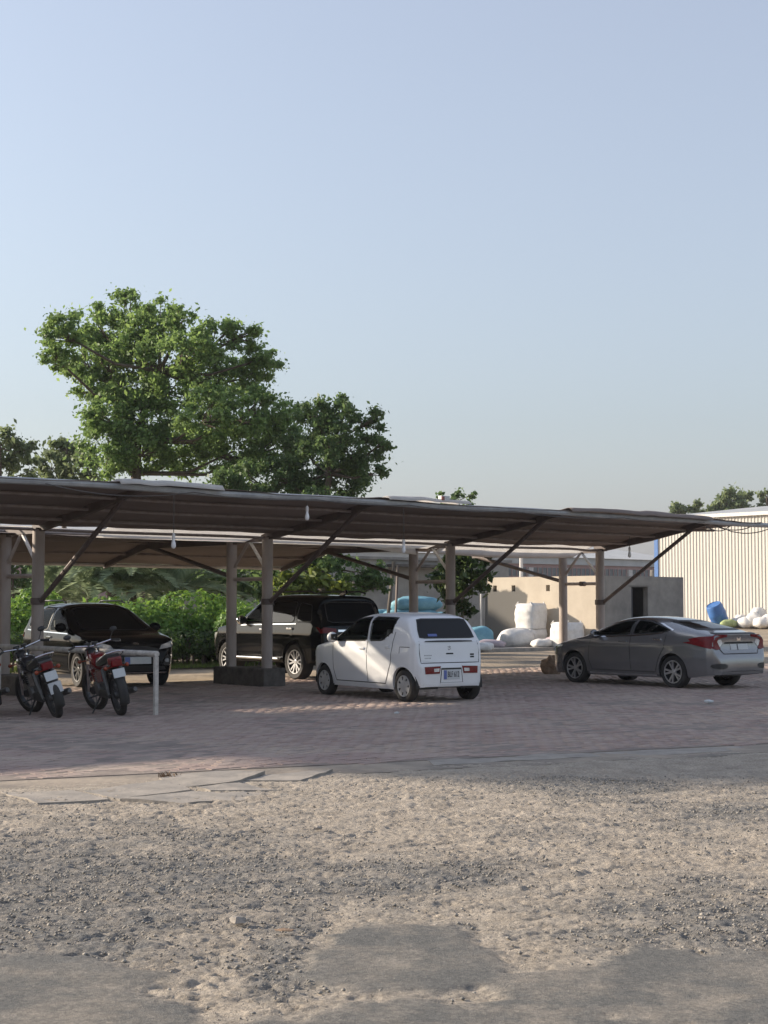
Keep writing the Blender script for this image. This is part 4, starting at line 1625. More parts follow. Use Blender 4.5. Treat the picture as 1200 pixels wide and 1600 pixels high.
c.patch([(-.40, .30), (.40, .30), (.36, .46), (-.36, .46)], 'F', .012, M['blackplastic'], 'grille', None, 1)
c.mirror(2.36, .985, M['white_paint'], (.11, .17, .15))
c.cabin([(1.55, .33, 1), (1.55, -.33, 1), (.80, .30, 1), (.80, -.30, 1)], 2.35)
c.seam([(.30, .215), (2.6, .215)], 'S', .05, M['blackplastic'], .003, 'sill_strip')
c.wheels('hubcap')
c.finish_body()

# ---------------------------------------------------------------- grey sedan
sp = dict(L=4.65, W=1.80, wheel_r=.325, tyre_w=.215, rim_r=.222, rear_axle=1.03, front_axle=3.73, arch=.372, paint=M['grey_paint'],
          profile=[(.03, .24), (.0, .36), (.0, .56), (.03, .66), (.10, .80), (.11, 1.00), (.08, 1.075), (.13, 1.10), (.28, 1.115), (.42, 1.14), (1.15, 1.315), (1.65, 1.392), (2.15, 1.415), (2.6, 1.39), (2.95, 1.29), (3.5, 1.02), (3.62, .985), (4.2, .87), (4.46, .77), (4.58, .64), (4.63, .5), (4.65, .38), (4.60, .20)],
          plan=[(0, .64), (.03, .70), (.10, .77), (.22, .825), (.5, .872), (1.0, .898), (1.6, .893), (2.6, .89), (3.4, .892), (3.8, .89), (4.1, .865), (4.35, .79), (4.52, .67), (4.65, .50)],
          fz=[(.15, .90), (.26, .945), (.40, .98), (.6, 1.0), (.75, .998), (.9, .975), (1.05, .94), (1.2, .92)],
          belt=[(0, .95), (.5, 1.02), (1.4, 1.02), (2.6, .96), (3.6, .92), (4.65, .70)], bottom=[(0, .30), (.5, .24), (.9, .20), (4.0, .20), (4.65, .22)], xr=.75, xf=4.1, n=4.2, tumble=.36, crown=.05,
          crease=[(.5, 3.9, .86, .80, .022), (1.4, 3.4, .42, .36, -.02), (.3, 1.5, .60, .66, .012), (1.5, 3.4, .62, .58, -.012)])
c = Car(sp, 'grey_sedan', S(6.24, -4.60), TH + R(86))
c.root.scale = (.975, .975, .975)
tag(c.root, 'dark grey four door sedan parked at the open end of the car port', 'car')
c.window([(2.18, 1.035), (2.17, 1.33), (2.45, 1.315), (2.72, 1.245), (3.10, 1.07), (3.14, 1.0)], 'S', M['glass_clear'], 'side_window')
c.window([(2.11, 1.04), (2.10, 1.335), (1.74, 1.315), (1.42, 1.235), (1.12, 1.15), (1.22, 1.10)], 'S', M['glass_clear'], 'side_window')
c.seam([(1.06, 1.14), (1.42, 1.258), (1.74, 1.335), (2.12, 1.358), (2.45, 1.335), (2.75, 1.26), (3.16, 1.07)], 'S', .022, M['chrome'], .008, 'window_trim')
c.seam([(1.30, 1.09), (1.6, 1.055), (2.2, 1.015), (3.2, .98)], 'S', .018, M['chrome'], .008, 'window_trim')
c.window([(-.62, 1.145), (.62, 1.145), (.58, 1.24), (.49, 1.335), (-.49, 1.335), (-.58, 1.24)], 'B', M['glass_back'], 'rear_window', True, .03)
c.window([(-.66, 1.04), (.66, 1.04), (.55, 1.31), (-.55, 1.31)], 'F', M['glass_clear'], 'windshield', True)
d1 = c.patch([(2.16, .32), (3.22, .32), (3.30, .55), (3.24, .94), (2.16, 1.0)], 'S', .004, M['grey_paint'], 'door', None, 0)
d2 = c.patch([(1.50, .32), (2.13, .32), (2.13, 1.0), (1.22, 1.05), (1.24, .80), (1.40, .55)], 'S', .004, M['grey_paint'], 'door', None, 0)
for poly in ([(2.145, .31), (3.23, .31), (3.31, .55), (3.25, .95)], [(1.49, .31), (2.145, .31), (2.145, 1.34)], [(1.49, .31), (1.39, .55), (1.23, .80), (1.21, 1.06)]):
    c.seam(poly, 'S', .014)
for i, s in enumerate(('L', 'R')):
    c.box_on(s, 2.34, .905, (.22, .035, .035), M['grey_paint'], 'door_handle', d1[i], .012)
    c.box_on(s, 1.42, .955, (.22, .035, .035), M['chrome'], 'door_handle', d2[i], .012)
c.seam([(1.45, .245), (3.3, .245)], 'S', .035, M['alloy'], .010, 'sill_strip')
# tail: C-shaped lamps, bootlid, bumper
tg = c.patch([(-.50, .70), (.50, .70), (.58, .80), (.66, .99), (.64, 1.04), (-.64, 1.04), (-.66, .99), (-.58, .80)], 'B', .006, M['grey_paint'], 'boot_lid', None, 0)
c.seam([(-.66, 1.04), (-.60, .80), (-.51, .69), (.51, .69), (.60, .80), (.66, 1.04)], 'B', .014)
for s in (1, -1):
    tl = c.patch([(s * .87, .90), (s * .80, 1.0), (s * .66, 1.055), (s * .36, 1.065), (s * .36, 1.02), (s * .60, .99), (s * .645, .93), (s * .56, .79), (s * .66, .77), (s * .81, .81)], 'B', .016, M['red_lamp'], 'tail_light', None, 0, .05)
    c.patch([(s * .655, .92), (s * .62, .96), (s * .53, .97), (s * .49, .90), (s * .57, .83), (s * .63, .88)], 'B', .014, M['clear_lamp'], 'reversing_lens', tl, 0)
    c.patch([(s * .46, .41), (s * .74, .40), (s * .80, .47), (s * .72, .515), (s * .46, .50)], 'B', .010, M['blackplastic'], 'bumper_vent', None, 1)
    c.patch([(.13, .79), (.52, .87), (.64, .975), (.40, 1.02), (.16, 1.03)], 'L' if s > 0 else 'R', .012, M['red_lamp'], 'tail_light_wrap', tl, 0)
c.patch([(-.40, .92), (.40, .92), (.45, .885), (-.45, .885)], 'B', .012, M['seam'], 'plate_shadow_lip', tg, 0)
c.patch([(-.60, .26), (.60, .26), (.66, .36), (-.66, .36)], 'B', .010, M['blackplastic'], 'rear_diffuser', None, 1)
pl = c.patch([(-.26, .765), (.26, .765), (.26, .88), (-.26, .88)], 'B', .014, M['plate'], 'number_plate', None, 0)
c.seam([(.06, .766), (.06, .879)], 'B', .03, M['plateink'], .018, 'plate_band', pl)
c.patch([(-.055, .945), (.055, .945), (.06, 1.01), (.035, 1.01), (.030, .985), (-.030, .985), (-.035, 1.01), (-.06, 1.01)], 'B', .012, M['chrome'], 'emblem', tg, 0, .03)
c.patch([(-.62, 1.075), (.62, 1.075), (.60, 1.095), (-.60, 1.095)], 'B', .014, M['blackplastic'], 'boot_spoiler', tg, 0)
for s in (1, -1):
    c.patch([(s * .40, .64), (s * .76, .70), (s * .74, .80), (s * .44, .71)], 'F', .012, M['clear_lamp'], 'headlight', None, 0)
c.patch([(-.45, .30), (.45, .30), (.40, .62), (-.40, .62)], 'F', .012, M['blackplastic'], 'grille', None, 1)
c.mirror(3.06, 1.0, M['grey_paint'], (.11, .19, .13))
c.cabin([(2.55, .38, 1), (2.55, -.38, 1), (1.62, .36, 1), (1.62, -.36, 1)], 3.25, .26, .68)
c.wheels('five')
c.finish_body()

# ---------------------------------------------------------------- big black four wheel drive (tail outwards)
sp = dict(L=4.80, W=1.855, wheel_r=.385, tyre_w=.265, rim_r=.255, rear_axle=1.06, front_axle=3.81, arch=.445, paint=M['black_paint'],
          profile=[(.02, .42), (.0, .55), (.0, .76), (.05, .84), (.07, 1.05), (.10, 1.20), (.36, 1.70), (.30, 1.775), (.44, 1.80), (1.2, 1.835), (2.1, 1.83), (2.55, 1.79), (2.80, 1.70), (3.45, 1.23), (3.60, 1.18), (4.3, 1.12), (4.58, 1.02), (4.72, .88), (4.78, .65), (4.80, .50), (4.72, .34)],
          plan=[(0, .72), (.04, .80), (.12, .865), (.4, .91), (1.0, .925), (3.8, .925), (4.2, .90), (4.5, .80), (4.7, .66), (4.8, .52)],
          fz=[(.3, .93), (.45, .975), (.7, 1.0), (.95, 1.0), (1.15, .975), (1.3, .96)],
          belt=[(0, 1.16), (3.4, 1.12), (4.2, 1.04), (4.8, .86)], bottom=[(0, .42), (.6, .36), (4.2, .34), (4.8, .36)], xr=.6, xf=4.2, n=5.5, tumble=.20, crown=.03,
          crease=[(.3, 4.4, 1.0, .98, .015), (1.5, 3.4, .60, .56, -.02)])
c = Car(sp, 'black_offroader', S(3.05, 2.95), TH + R(85))
tag(c.root, 'large glossy black four wheel drive with chrome side step, tail outwards', 'car')
c.window([(.42, 1.24), (.52, 1.60), (.98, 1.66), (1.0, 1.22)], 'S', M['glass_dark'], 'side_window', False)
c.window([(1.08, 1.215), (1.07, 1.67), (2.02, 1.69), (2.0, 1.19)], 'S', M['glass_dark'], 'side_window', False)
c.window([(2.10, 1.19), (2.11, 1.69), (2.52, 1.66), (3.12, 1.26), (3.18, 1.17)], 'S', M['glass_clear'], 'side_window', True)
c.window([(-.68, 1.22), (.68, 1.22), (.62, 1.66), (-.62, 1.66)], 'B', M['glass_dark'], 'rear_window', False)
c.window([(-.70, 1.25), (.70, 1.25), (.60, 1.70), (-.60, 1.70)], 'F', M['glass_clear'], 'windshield', True)
d1 = c.patch([(2.07, .50), (3.20, .50), (3.26, .75), (3.22, 1.12), (2.07, 1.16)], 'S', .004, M['black_paint'], 'door', None, 0)
d2 = c.patch([(1.55, .50), (2.04, .50), (2.04, 1.16), (1.06, 1.18), (1.10, .95), (1.42, .80)], 'S', .004, M['black_paint'], 'door', None, 0)
for i, s in enumerate(('L', 'R')):
    c.box_on(s, 2.26, 1.06, (.22, .04, .04), M['chrome'], 'door_handle', d1[i], .014)
    c.box_on(s, 1.20, 1.09, (.22, .04, .04), M['chrome'], 'door_handle', d2[i], .014)
    sg = 1 if s == 'L' else -1
    MB().box((c.dx + 2.42, sg * .93, .435), (1.75, .17, .05)).build('side_step', M['chrome'], c.root, None, .015)
    MB().tube([(c.dx + .6, sg * .66, 1.845), (c.dx + .8, sg * .655, 1.885), (c.dx + 2.3, sg * .655, 1.885), (c.dx + 2.5, sg * .66, 1.83)], .018, 8).build('roof_rail', M['blackplastic'], c.root, 40)
    c.seam([(1.0, 1.195), (2.1, 1.175), (3.2, 1.15)], s, .02, M['chrome'], .007, 'window_trim')
tg = c.patch([(-.70, .80), (.70, .80), (.74, 1.0), (.72, 1.19), (-.72, 1.19), (-.74, 1.0)], 'B', .006, M['black_paint'], 'tailgate', None, 1)
for s in (1, -1):
    c.patch([(s * .50, 1.02), (s * .86, 1.0), (s * .87, 1.13), (s * .50, 1.10)], 'B', .014, M['red_lamp'], 'tail_light', None, 0)
    c.patch([(s * .40, .60), (s * .72, .62), (s * .90, .98), (s * .70, .94)], 'F', .012, M['clear_lamp'], 'headlight', None, 0)
c.patch([(-.45, 1.03), (.45, 1.03), (.45, 1.075), (-.45, 1.075)], 'B', .014, M['chrome'], 'tailgate_bar', tg, 0)
pl = c.patch([(-.25, .86), (.25, .86), (.25, .97), (-.25, .97)], 'B', .014, M['plate'], 'number_plate', None, 0)
c.patch([(-.5, .5), (.5, .5), (.46, .98), (-.46, .98)], 'F', .012, M['blackplastic'], 'grille', None, 1)
MB().box((c.dx + .50, 0, 1.84), (.25, .05, .10), 0, .4).build('roof_fin', M['black_paint'], c.root, None, .015)
c.mirror(3.02, 1.21, M['chrome'], (.12, .20, .17))
c.cabin([(2.5, .40, 1), (2.5, -.40, 1), (1.6, .40, 1), (1.6, -.4, 1)], 3.2, .55, .7)
c.wheels('ten')
c.finish_body()

# ---------------------------------------------------------------- black crossover facing outwards
sp = dict(L=4.50, W=1.855, wheel_r=.355, tyre_w=.225, rim_r=.238, rear_axle=.93, front_axle=3.60, arch=.41, paint=M['black_paint2'], arch_mat=M['blackplastic'], rim_mat=M['bikerim'],
          profile=[(.02, .36), (.0, .5), (.0, .74), (.05, .84), (.08, 1.0), (.14, 1.1), (.42, 1.50), (.40, 1.57), (.60, 1.61), (1.3, 1.655), (2.0, 1.645), (2.35, 1.60), (2.6, 1.51), (3.38, 1.11), (3.52, 1.06), (4.1, .98), (4.32, .90), (4.43, .78), (4.48, .6), (4.50, .46), (4.44, .26)],
          plan=[(0, .70), (.04, .78), (.12, .85), (.4, .905), (1.0, .925), (3.5, .925), (3.85, .915), (4.15, .86), (4.35, .74), (4.45, .60), (4.5, .48)],
          fz=[(.2, .92), (.35, .965), (.6, 1.0), (.85, .998), (1.05, .97), (1.2, .95)],
          belt=[(0, 1.06), (3.4, 1.02), (4.1, .92), (4.5, .74)], bottom=[(0, .36), (.6, .27), (4.0, .24), (4.5, .27)], xr=.6, xf=3.9, n=5, tumble=.28, crown=.04,
          crease=[(.3, 4.2, .92, .90, .016), (1.4, 3.2, .50, .46, -.02)])
c = Car(sp, 'black_crossover', S(-1.88, 3.25), TH - R(101))
tag(c.root, 'black crossover car with tinted windscreen facing out behind the motorcycles', 'car')
c.window([(.55, 1.14), (.62, 1.42), (1.05, 1.52), (1.85, 1.54), (1.83, 1.07)], 'S', M['glass_clear'], 'side_window', True)
c.window([(1.93, 1.07), (1.95, 1.54), (2.32, 1.51), (3.02, 1.13), (3.04, 1.05)], 'S', M['glass_clear'], 'side_window', True)
c.window([(-.66, 1.12), (.66, 1.12), (.58, 1.47), (-.58, 1.47)], 'B', M['glass_dark'], 'rear_window', False)
c.window([(-.74, 1.095), (.74, 1.095), (.60, 1.55), (-.60, 1.55)], 'F', M['glass_dark'], 'windshield', False, .02)
d1 = c.patch([(1.90, .36), (3.06, .36), (3.14, .60), (3.10, 1.02), (1.90, 1.05)], 'S', .004, M['black_paint2'], 'door', None, 0)
d2 = c.patch([(1.36, .36), (1.87, .36), (1.87, 1.05), (.92, 1.09), (.98, .85), (1.28, .66)], 'S', .004, M['black_paint2'], 'door', None, 0)
for i, s in enumerate(('L', 'R')):
    c.box_on(s, 2.06, .95, (.22, .04, .04), M['chrome'], 'door_handle', d1[i], .014)
    c.box_on(s, 1.06, .985, (.22, .04, .04), M['chrome'], 'door_handle', d2[i], .014)
    sg = 1 if s == 'L' else -1
    MB().tube([(c.dx + .7, sg * .63, 1.64), (c.dx + .85, sg * .625, 1.685), (c.dx + 2.0, sg * .625, 1.685), (c.dx + 2.2, sg * .63, 1.64)], .018, 8).build('roof_rail', M['blackplastic'], c.root, 40)
    c.seam([(.55, 1.085), (1.2, 1.06), (3.1, 1.03)], s, .022, M['chrome'], .008, 'window_trim')
    c.seam([(1.4, .30), (3.2, .30)], s, .03, M['chrome'], .012, 'sill_strip')
for s in (1, -1):
    hl_ = c.patch([(s * .46, .74), (s * .84, .80), (s * .88, .90), (s * .80, .90), (s * .52, .82)], 'F', .014, M['clear_lamp'], 'headlight', None, 0)
    c.patch([(s * .50, .44), (s * .74, .42), (s * .72, .60), (s * .62, .66)], 'F', .012, M['blackplastic'], 'fog_lamp_housing', None, 1)
    c.patch([(s * .56, .50), (s * .68, .49), (s * .68, .56), (s * .58, .57)], 'F', .018, M['clear_lamp'], 'fog_lamp', None, 1)
    c.patch([(s * .50, .86), (s * .86, .92), (s * .86, 1.02), (s * .55, .95)], 'B', .014, M['red_lamp'], 'tail_light', None, 0)
c.patch([(-.42, .60), (.42, .60), (.46, .80), (-.46, .80)], 'F', .014, M['blackplastic'], 'grille', None, 1)
c.patch([(-.60, .33), (.60, .33), (.55, .44), (-.55, .44)], 'F', .014, M['blackplastic'], 'lower_grille', None, 1)
c.seam([(-.62, .30), (.62, .30)], 'F', .025, M['chrome'], .016, 'bumper_trim')
c.patch([(-.07, .83), (.07, .83), (.05, .87), (-.05, .87)], 'F', .016, M['chrome'], 'emblem', None, 1)
pl = c.patch([(-.27, .47), (.27, .47), (.27, .60), (-.27, .60)], 'F', .022, M['plate'], 'number_plate', None, 0)
c.patch([(-.265, .473), (-.16, .473), (-.16, .597), (-.265, .597)], 'F', .025, M['plateblue'], 'plate_band', pl, 0)
c.mirror(2.93, 1.10, M['black_paint2'], (.12, .20, .15))
c.cabin([(2.35, .38, 1), (2.35, -.38, 1), (1.45, .38, 1), (1.45, -.38, 1)], 3.05, .42, .7)
c.wheels('ten')
c.finish_body()


# ================================================================== MOTORCYCLES
def motorcycle(name, loc, rz, lean, label, tank_mat, plates=1, steer=.25):
    r_ = empty(name, loc, rz, None, lean)
    r_.scale = (1.06, 1.06, 1.06)
    tag(r_, label, 'motorcycle', 'motorcycles parked by the rail')
    WR, RA, FA = .295, -.60, .62
    ty = MB().lathe([(WR - .075, -.035), (WR - .045, -.046), (WR - .012, -.038), (WR, -.016), (WR, .016), (WR - .012, .038), (WR - .045, .046), (WR - .075, .035)], 'Y', 30, closed=True).mesh('tyre', M['tyre'], 50)
    rm = MB().lathe([(WR - .07, -.036), (WR - .085, -.030), (WR - .095, 0), (WR - .085, .030), (WR - .07, .036)], 'Y', 30, closed=True)
    rm.lathe([(.05, -.05), (.06, -.03), (.06, .03), (.05, .05)], 'Y', 14)
    for k in range(18):
        A = 2 * math.pi * k / 18
        B = A + (.35 if k % 2 else -.35)
        rm.tube([(.05 * math.cos(B), .02 * (1 if k % 2 else -1), .05 * math.sin(B)), ((WR - .09) * math.cos(A), 0, (WR - .09) * math.sin(A))], .004, 4, False)
    rmm = rm.mesh('rim', M['bikerim'], 40)
    for x, st in ((RA, 0), (FA, steer)):
        w = empty('wheel', (x, 0, WR), st, r_)
        put('tyre', ty, w)
        put('rim', rmm, w)
    fr = MB()
    fr.tube([(.36, 0, .84), (.10, 0, .66), (-.25, 0, .62), (-.70, 0, .70)], .022, 8)
    fr.tube([(.36, 0, .84), (.28, 0, .55), (.16, 0, .30), (-.15, 0, .28), (-.25, 0, .62)], .020, 8)
    for s in (1, -1):
        fr.tube([(-.20, .09 * s, .36), (RA, .10 * s, WR)], .018, 6)
        fr.tube([(-.25, .07 * s, .64), (-.80, .10 * s, .72)], .012, 6)
        fr.tube([(-.10, .08 * s, .30), (-.02, .26 * s, .27)], .012, 6)
    fr.build('frame', M['blacktube'], r_, 40)
    en = MB()
    en.box((.03, 0, .36), (.36, .20, .18))
    for k in range(5): en.box((.13, 0, .46 + k * .028), (.17, .17, .014))
    en.box((.13, 0, .52), (.12, .13, .18))
    en.lathe([(.085, -.14), (.10, -.11), (.10, .11), (.085, .14)], 'Y', 16, (-.05, 0, .36))
    en.build('engine', M['engine'], r_, None, .008)
    tk = MB()
    secs = [(-.10, .07, .62, .70), (-.06, .105, .62, .775), (.05, .13, .63, .83), (.18, .145, .64, .86), (.30, .135, .67, .86), (.38, .09, .72, .835), (.40, .03, .75, .80)]
    vs, n = [], 14
    for x, w, z0, z1 in secs:
        for k in range(n):
            A = 2 * math.pi * k / n
            cs, sn = math.cos(A), math.sin(A)
            vs.append((x, w * math.copysign(abs(cs) ** .7, cs), (z0 + z1) / 2 + (z1 - z0) / 2 * math.copysign(abs(sn) ** .8, sn)))
    fs = [(i * n + k, i * n + (k + 1) % n, (i + 1) * n + (k + 1) % n, (i + 1) * n + k) for i in range(len(secs) - 1) for k in range(n)] + [tuple(range(n)), tuple((len(secs) - 1) * n + k for k in range(n))]
    t_ = tk.add(vs, fs).build('fuel_tank', tank_mat, r_, 60)
    MB().lathe([(.03, .86), (.03, .885)], 'Z', 12, (.18, 0, 0)).build('fuel_cap', M['chrome'], t_, 40)
    for s in (1, -1):
        MB().box((.15, .143 * s, .74), (.18, .012, .05)).build('tank_badge', M['chrome'], t_, None, .004)
        MB().box((-.27, .125 * s, .56), (.28, .02, .17), 0, .1).build('side_panel', tank_mat, r_, None, .008)
        # shocks, fork
        MB().tube([(-.50, .125 * s, .66), (-.55, .125 * s, .50), (RA, .125 * s, WR + .02)], [.028, .03, .016], 8).build('shock_absorber', M['engine'], r_, 40)
        MB().tube([(.36, .085 * s, .90), (.46, .085 * s, .64), (FA, .085 * s, WR)], [.018, .022, .025], 8).build('fork_leg', M['chrome'] if s > 0 else M['engine'], r_, 40)
        MB().tube([(.40, .10 * s, .75), (.44, .17 * s, .75)], .009, 6).ball((.44, .19 * s, .75), (.035, .03, .03), 8, 6).build('indicator', M['orange_lamp'], r_, 40)
        MB().tube([(-.76, .05 * s, .69), (-.78, .13 * s, .69)], .009, 6).ball((-.78, .15 * s, .69), (.032, .03, .03), 8, 6).build('indicator', M['orange_lamp'], r_, 40)
        mr = MB().tube([(.30, .26 * s, 1.00), (.29, .29 * s, 1.05), (.31, .32 * s, 1.10)], .007, 6).build('mirror_stem', M['blacktube'], r_, 40)
        MB().ball((.31, .335 * s, 1.13), (.02, .055, .036), 12, 8).build('mirror_head', M['blackplastic'], mr, 50)
        MB().tube([(.26, .27 * s, .985), (.17, .37 * s, .965)], .017, 8).build('grip', M['black'], r_, 40)
        MB().tube([(.31, .24 * s, .985), (.25, .33 * s, .955), (.20, .38 * s, .945)], .006, 5).build('brake_lever', M['chrome'], r_, 40)
    MB().tube([(.17, .37, .965), (.27, .26, .985), (.34, .12, .96), (.36, 0, .94), (.34, -.12, .96), (.27, -.26, .985), (.17, -.37, .965)], .012, 8).build('handlebar', M['chrome'], r_, 40)
    MB().lathe([(.02, -.10), (.07, -.06), (.088, 0), (.09, .05), (.085, .065)], 'X', 18, (.47, 0, .84)).build('headlight', M['blackplastic'], r_, 40)
    for s in (1, -1): MB().lathe([(.042, .0), (.045, .05), (.04, .055)], 'Z', 14, (.38, .055 * s, .94)).build('gauge', M['blackplastic'], r_, 40)
    # seat
    st = MB()
    secs = [(-.72, .10, .765, .85), (-.60, .125, .74, .855), (-.30, .125, .70, .815), (-.12, .11, .70, .80), (-.02, .08, .71, .795)]
    vs = []
    for x, w, z0, z1 in secs:
        vs += [(x, -w, z0), (x, -w * .95, (z0 + z1) / 2), (x, -w * .75, z1), (x, w * .75, z1), (x, w * .95, (z0 + z1) / 2), (x, w, z0)]
    fs = [(i * 6 + k, i * 6 + (k + 1) % 6, (i + 1) * 6 + (k + 1) % 6, (i + 1) * 6 + k) for i in range(4) for k in range(6)] + [tuple(range(6)), tuple(24 + k for k in range(6))]
    st.add(vs, fs).build('seat', M['vinyl'], r_, 40)

    def fender(x, z, a0, a1, rad, w, m_, nm):
        vs, fs, nn, mm = [], [], 16, 7
        for i in range(nn):
            A = a0 + (a1 - a0) * i / (nn - 1)
            for j in range(mm):
                u = j / (mm - 1) * 2 - 1
                rr_ = rad - .035 * u * u
                vs.append((x + rr_ * math.cos(A), u * w, z + rr_ * math.sin(A)))
        for i in range(nn - 1):
            for j in range(mm - 1):
                fs.append((i * mm + j, i * mm + j + 1, (i + 1) * mm + j + 1, (i + 1) * mm + j))
        o = MB().add(vs, fs).build(nm, m_, r_, 60)
        sm = o.modifiers.new('thickness', 'SOLIDIFY')
        sm.thickness = .004
        return o
    fender(RA, WR + .02, R(70), R(205), WR + .06, .07, M['black'], 'rear_fender')
    fender(FA, WR, R(20), R(165), WR + .035, .06, tank_mat, 'front_fender')
    MB().box((-.80, 0, .74), (.10, .15, .10)).build('tail_light', M['red_lamp'], r_, None, .02)
    MB().box((-.745, 0, .755), (.06, .19, .13)).build('tail_housing', tank_mat, r_, None, .015)
    MB().box((-.872, 0, .605), (.008, .165, .12), 0, .28).build('number_plate', M['plate'], r_)
    if plates > 1:
        MB().box((-.915, -.005, .445), (.008, .175, .15), 0, .22).build('mud_flap', M['hubcap'], r_)
    # carrier loop round the seat tail
    MB().tube([(-.35, .14, .77), (-.66, .145, .84), (-.84, .12, .89), (-.87, 0, .90), (-.84, -.12, .89), (-.66, -.145, .84), (-.35, -.14, .77)], .012, 8).build('grab_rail', M['chrome'], r_, 40)
    MB().tube([(.20, -.06, .42), (.24, -.12, .30), (.10, -.15, .22), (-.20, -.16, .24)], .020, 8).tube([(-.20, -.16, .24), (-.30, -.165, .26), (-.85, -.175, .34), (-.90, -.176, .347)], [.024, .042, .042, .026], 12).build('exhaust', M['engine'], r_, 40)
    MB().box((-.33, .115, .315), (.55, .025, .11), 0, 0).build('chain_case', M['blackplastic'], r_, None, .012)
    MB().tube([(-.08, .10, .28), (-.16, .30, .04)], .012, 6).build('side_stand', M['blacktube'], r_, 40)
    return r_


M['black_tank'] = mat('black_tank_paint', (0.02, 0.02, 0.022), .25, var=.2, coat=.7)
HB = TH + R(90)


def bike_at(px, py, yaw, lean, label, tm, plates, steer):
    """rear contact point from the picture"""
    p = gpt(px, py)
    ang = HB + yaw
    off = Vector((math.cos(ang), math.sin(ang), 0)) * .60
    return motorcycle('motorcycle', (p.x + off.x, p.y + off.y, .0), ang, lean, label, tm, plates, steer)


bike_at(189, 1118, R(-17), R(-11), 'red tank motorcycle parked nearest the white rail post', M['red_paint'], 1, R(18))
bike_at(90, 1122, R(-15), R(-17), 'leaning black motorcycle with red tail light and hanging mud flap', M['black_tank'], 2, R(20))
bike_at(-12, 1120, R(-12), R(-11), 'black motorcycle farthest along from the white rail post', M['black_tank'], 1, R(15))

# parking rail
rail = empty('parking_rail', S(-6.12, -5.32), TH)
tag(rail, 'pale paint flaked steel parking rail on a single white post', 'rail')
MB().tube([(0, .0, .89), (.02, 2.0, .895), (.10, 5.0, .90)], .044, 12).build('rail_pipe', M['railpaint'], rail, 40)
MB().bar((0, .02, 0), (0, .02, .85), .06, .055).build('rail_post', M['railpaint'], rail, None, .006)
MB().tube([(.10, 4.9, 0), (.10, 4.9, .88)], .045, 10).build('rail_post', M['railpaint'], rail, 40)

# ================================================================== YARD BUILDINGS
# low rendered block with a doorway
BL = 2.68
block = empty('block_building', S(25.5, 12.9), TH)
tag(block, 'low grey cement rendered block building with a dark open doorway', 'building')


def wall_with_holes(p0, axis, length, h, th, holes, m_, name, parent, inward):
    """axis 'a' or 'b'; holes (s0,s1,z0,z1); the outer face lies at p0, wall thickens inward"""
    ss = sorted(set([0, length] + [v for q in holes for v in q[:2]]))
    zs = sorted(set([0, h] + [v for q in holes for v in q[2:]]))
    mb = MB()
    for i in range(len(ss) - 1):
        for j in range(len(zs) - 1):
            cs, cz = (ss[i] + ss[i + 1]) / 2, (zs[j] + zs[j + 1]) / 2
            if any(q[0] < cs < q[1] and q[2] < cz < q[3] for q in holes): continue
            if axis == 'a': mb.box((p0[0] + cs, p0[1] + inward * th / 2, cz), (ss[i + 1] - ss[i], th, zs[j + 1] - zs[j]))
            else: mb.box((p0[0] + inward * th / 2, p0[1] + cs, cz), (th, ss[i + 1] - ss[i], zs[j + 1] - zs[j]))
    me_bm = mb
    return me_bm.build(name, m_, parent)


M['render_lit'] = mat('sunlit_beige_render', (0.42, 0.365, 0.295), .92, col2=(0.52, 0.46, 0.375), scale=.9, bump=.006, bscale=24)  # lighter, warmer copy for the sun-facing wall; sunlight is in the colour
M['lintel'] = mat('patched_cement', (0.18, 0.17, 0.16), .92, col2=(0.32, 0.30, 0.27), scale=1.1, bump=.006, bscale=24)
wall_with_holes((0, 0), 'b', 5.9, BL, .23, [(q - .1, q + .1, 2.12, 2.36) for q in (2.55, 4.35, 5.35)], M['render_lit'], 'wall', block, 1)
wall_with_holes((.235, 0), 'a', 4.85, BL, .23, [(1.62, 2.62, 0, 2.27)], M['lintel'], 'wall', block, 1)
MB().box((4.97, 3.0, BL / 2), (.23, 5.9, BL)).build('wall', M['lintel'], block)
MB().box((2.5, 5.8, BL / 2), (4.6, .2, BL)).build('wall', M['lintel'], block)
MB().box((2.54, 2.97, BL - .08), (5.0, 5.82, .10)).build('roof_slab', M['lintel'], block)
MB().box((2.5, 2.9, .01), (4.5, 5.4, .04)).build('floor', M['lintel'], block)
MB().box((1.95, .35, 1.13), (.06, .62, 2.2)).build('door', mat('dark_door', (.05, .05, .06), .7), block)
MB().box((2.3, .25, 2.30), (1.3, .50, .06)).build('lintel', M['lintel'], block)
# rubble left on the roof
o = MB().box((0, 0, .13), (.24, .12, .26), .4, .2).build('roof_brick', M['concrete'], None, None, .02, loc=S(25.5 + 3.9, 13.5, BL), rz=TH)
tag(o, 'loose cement block standing on the roof of the block building', 'block')

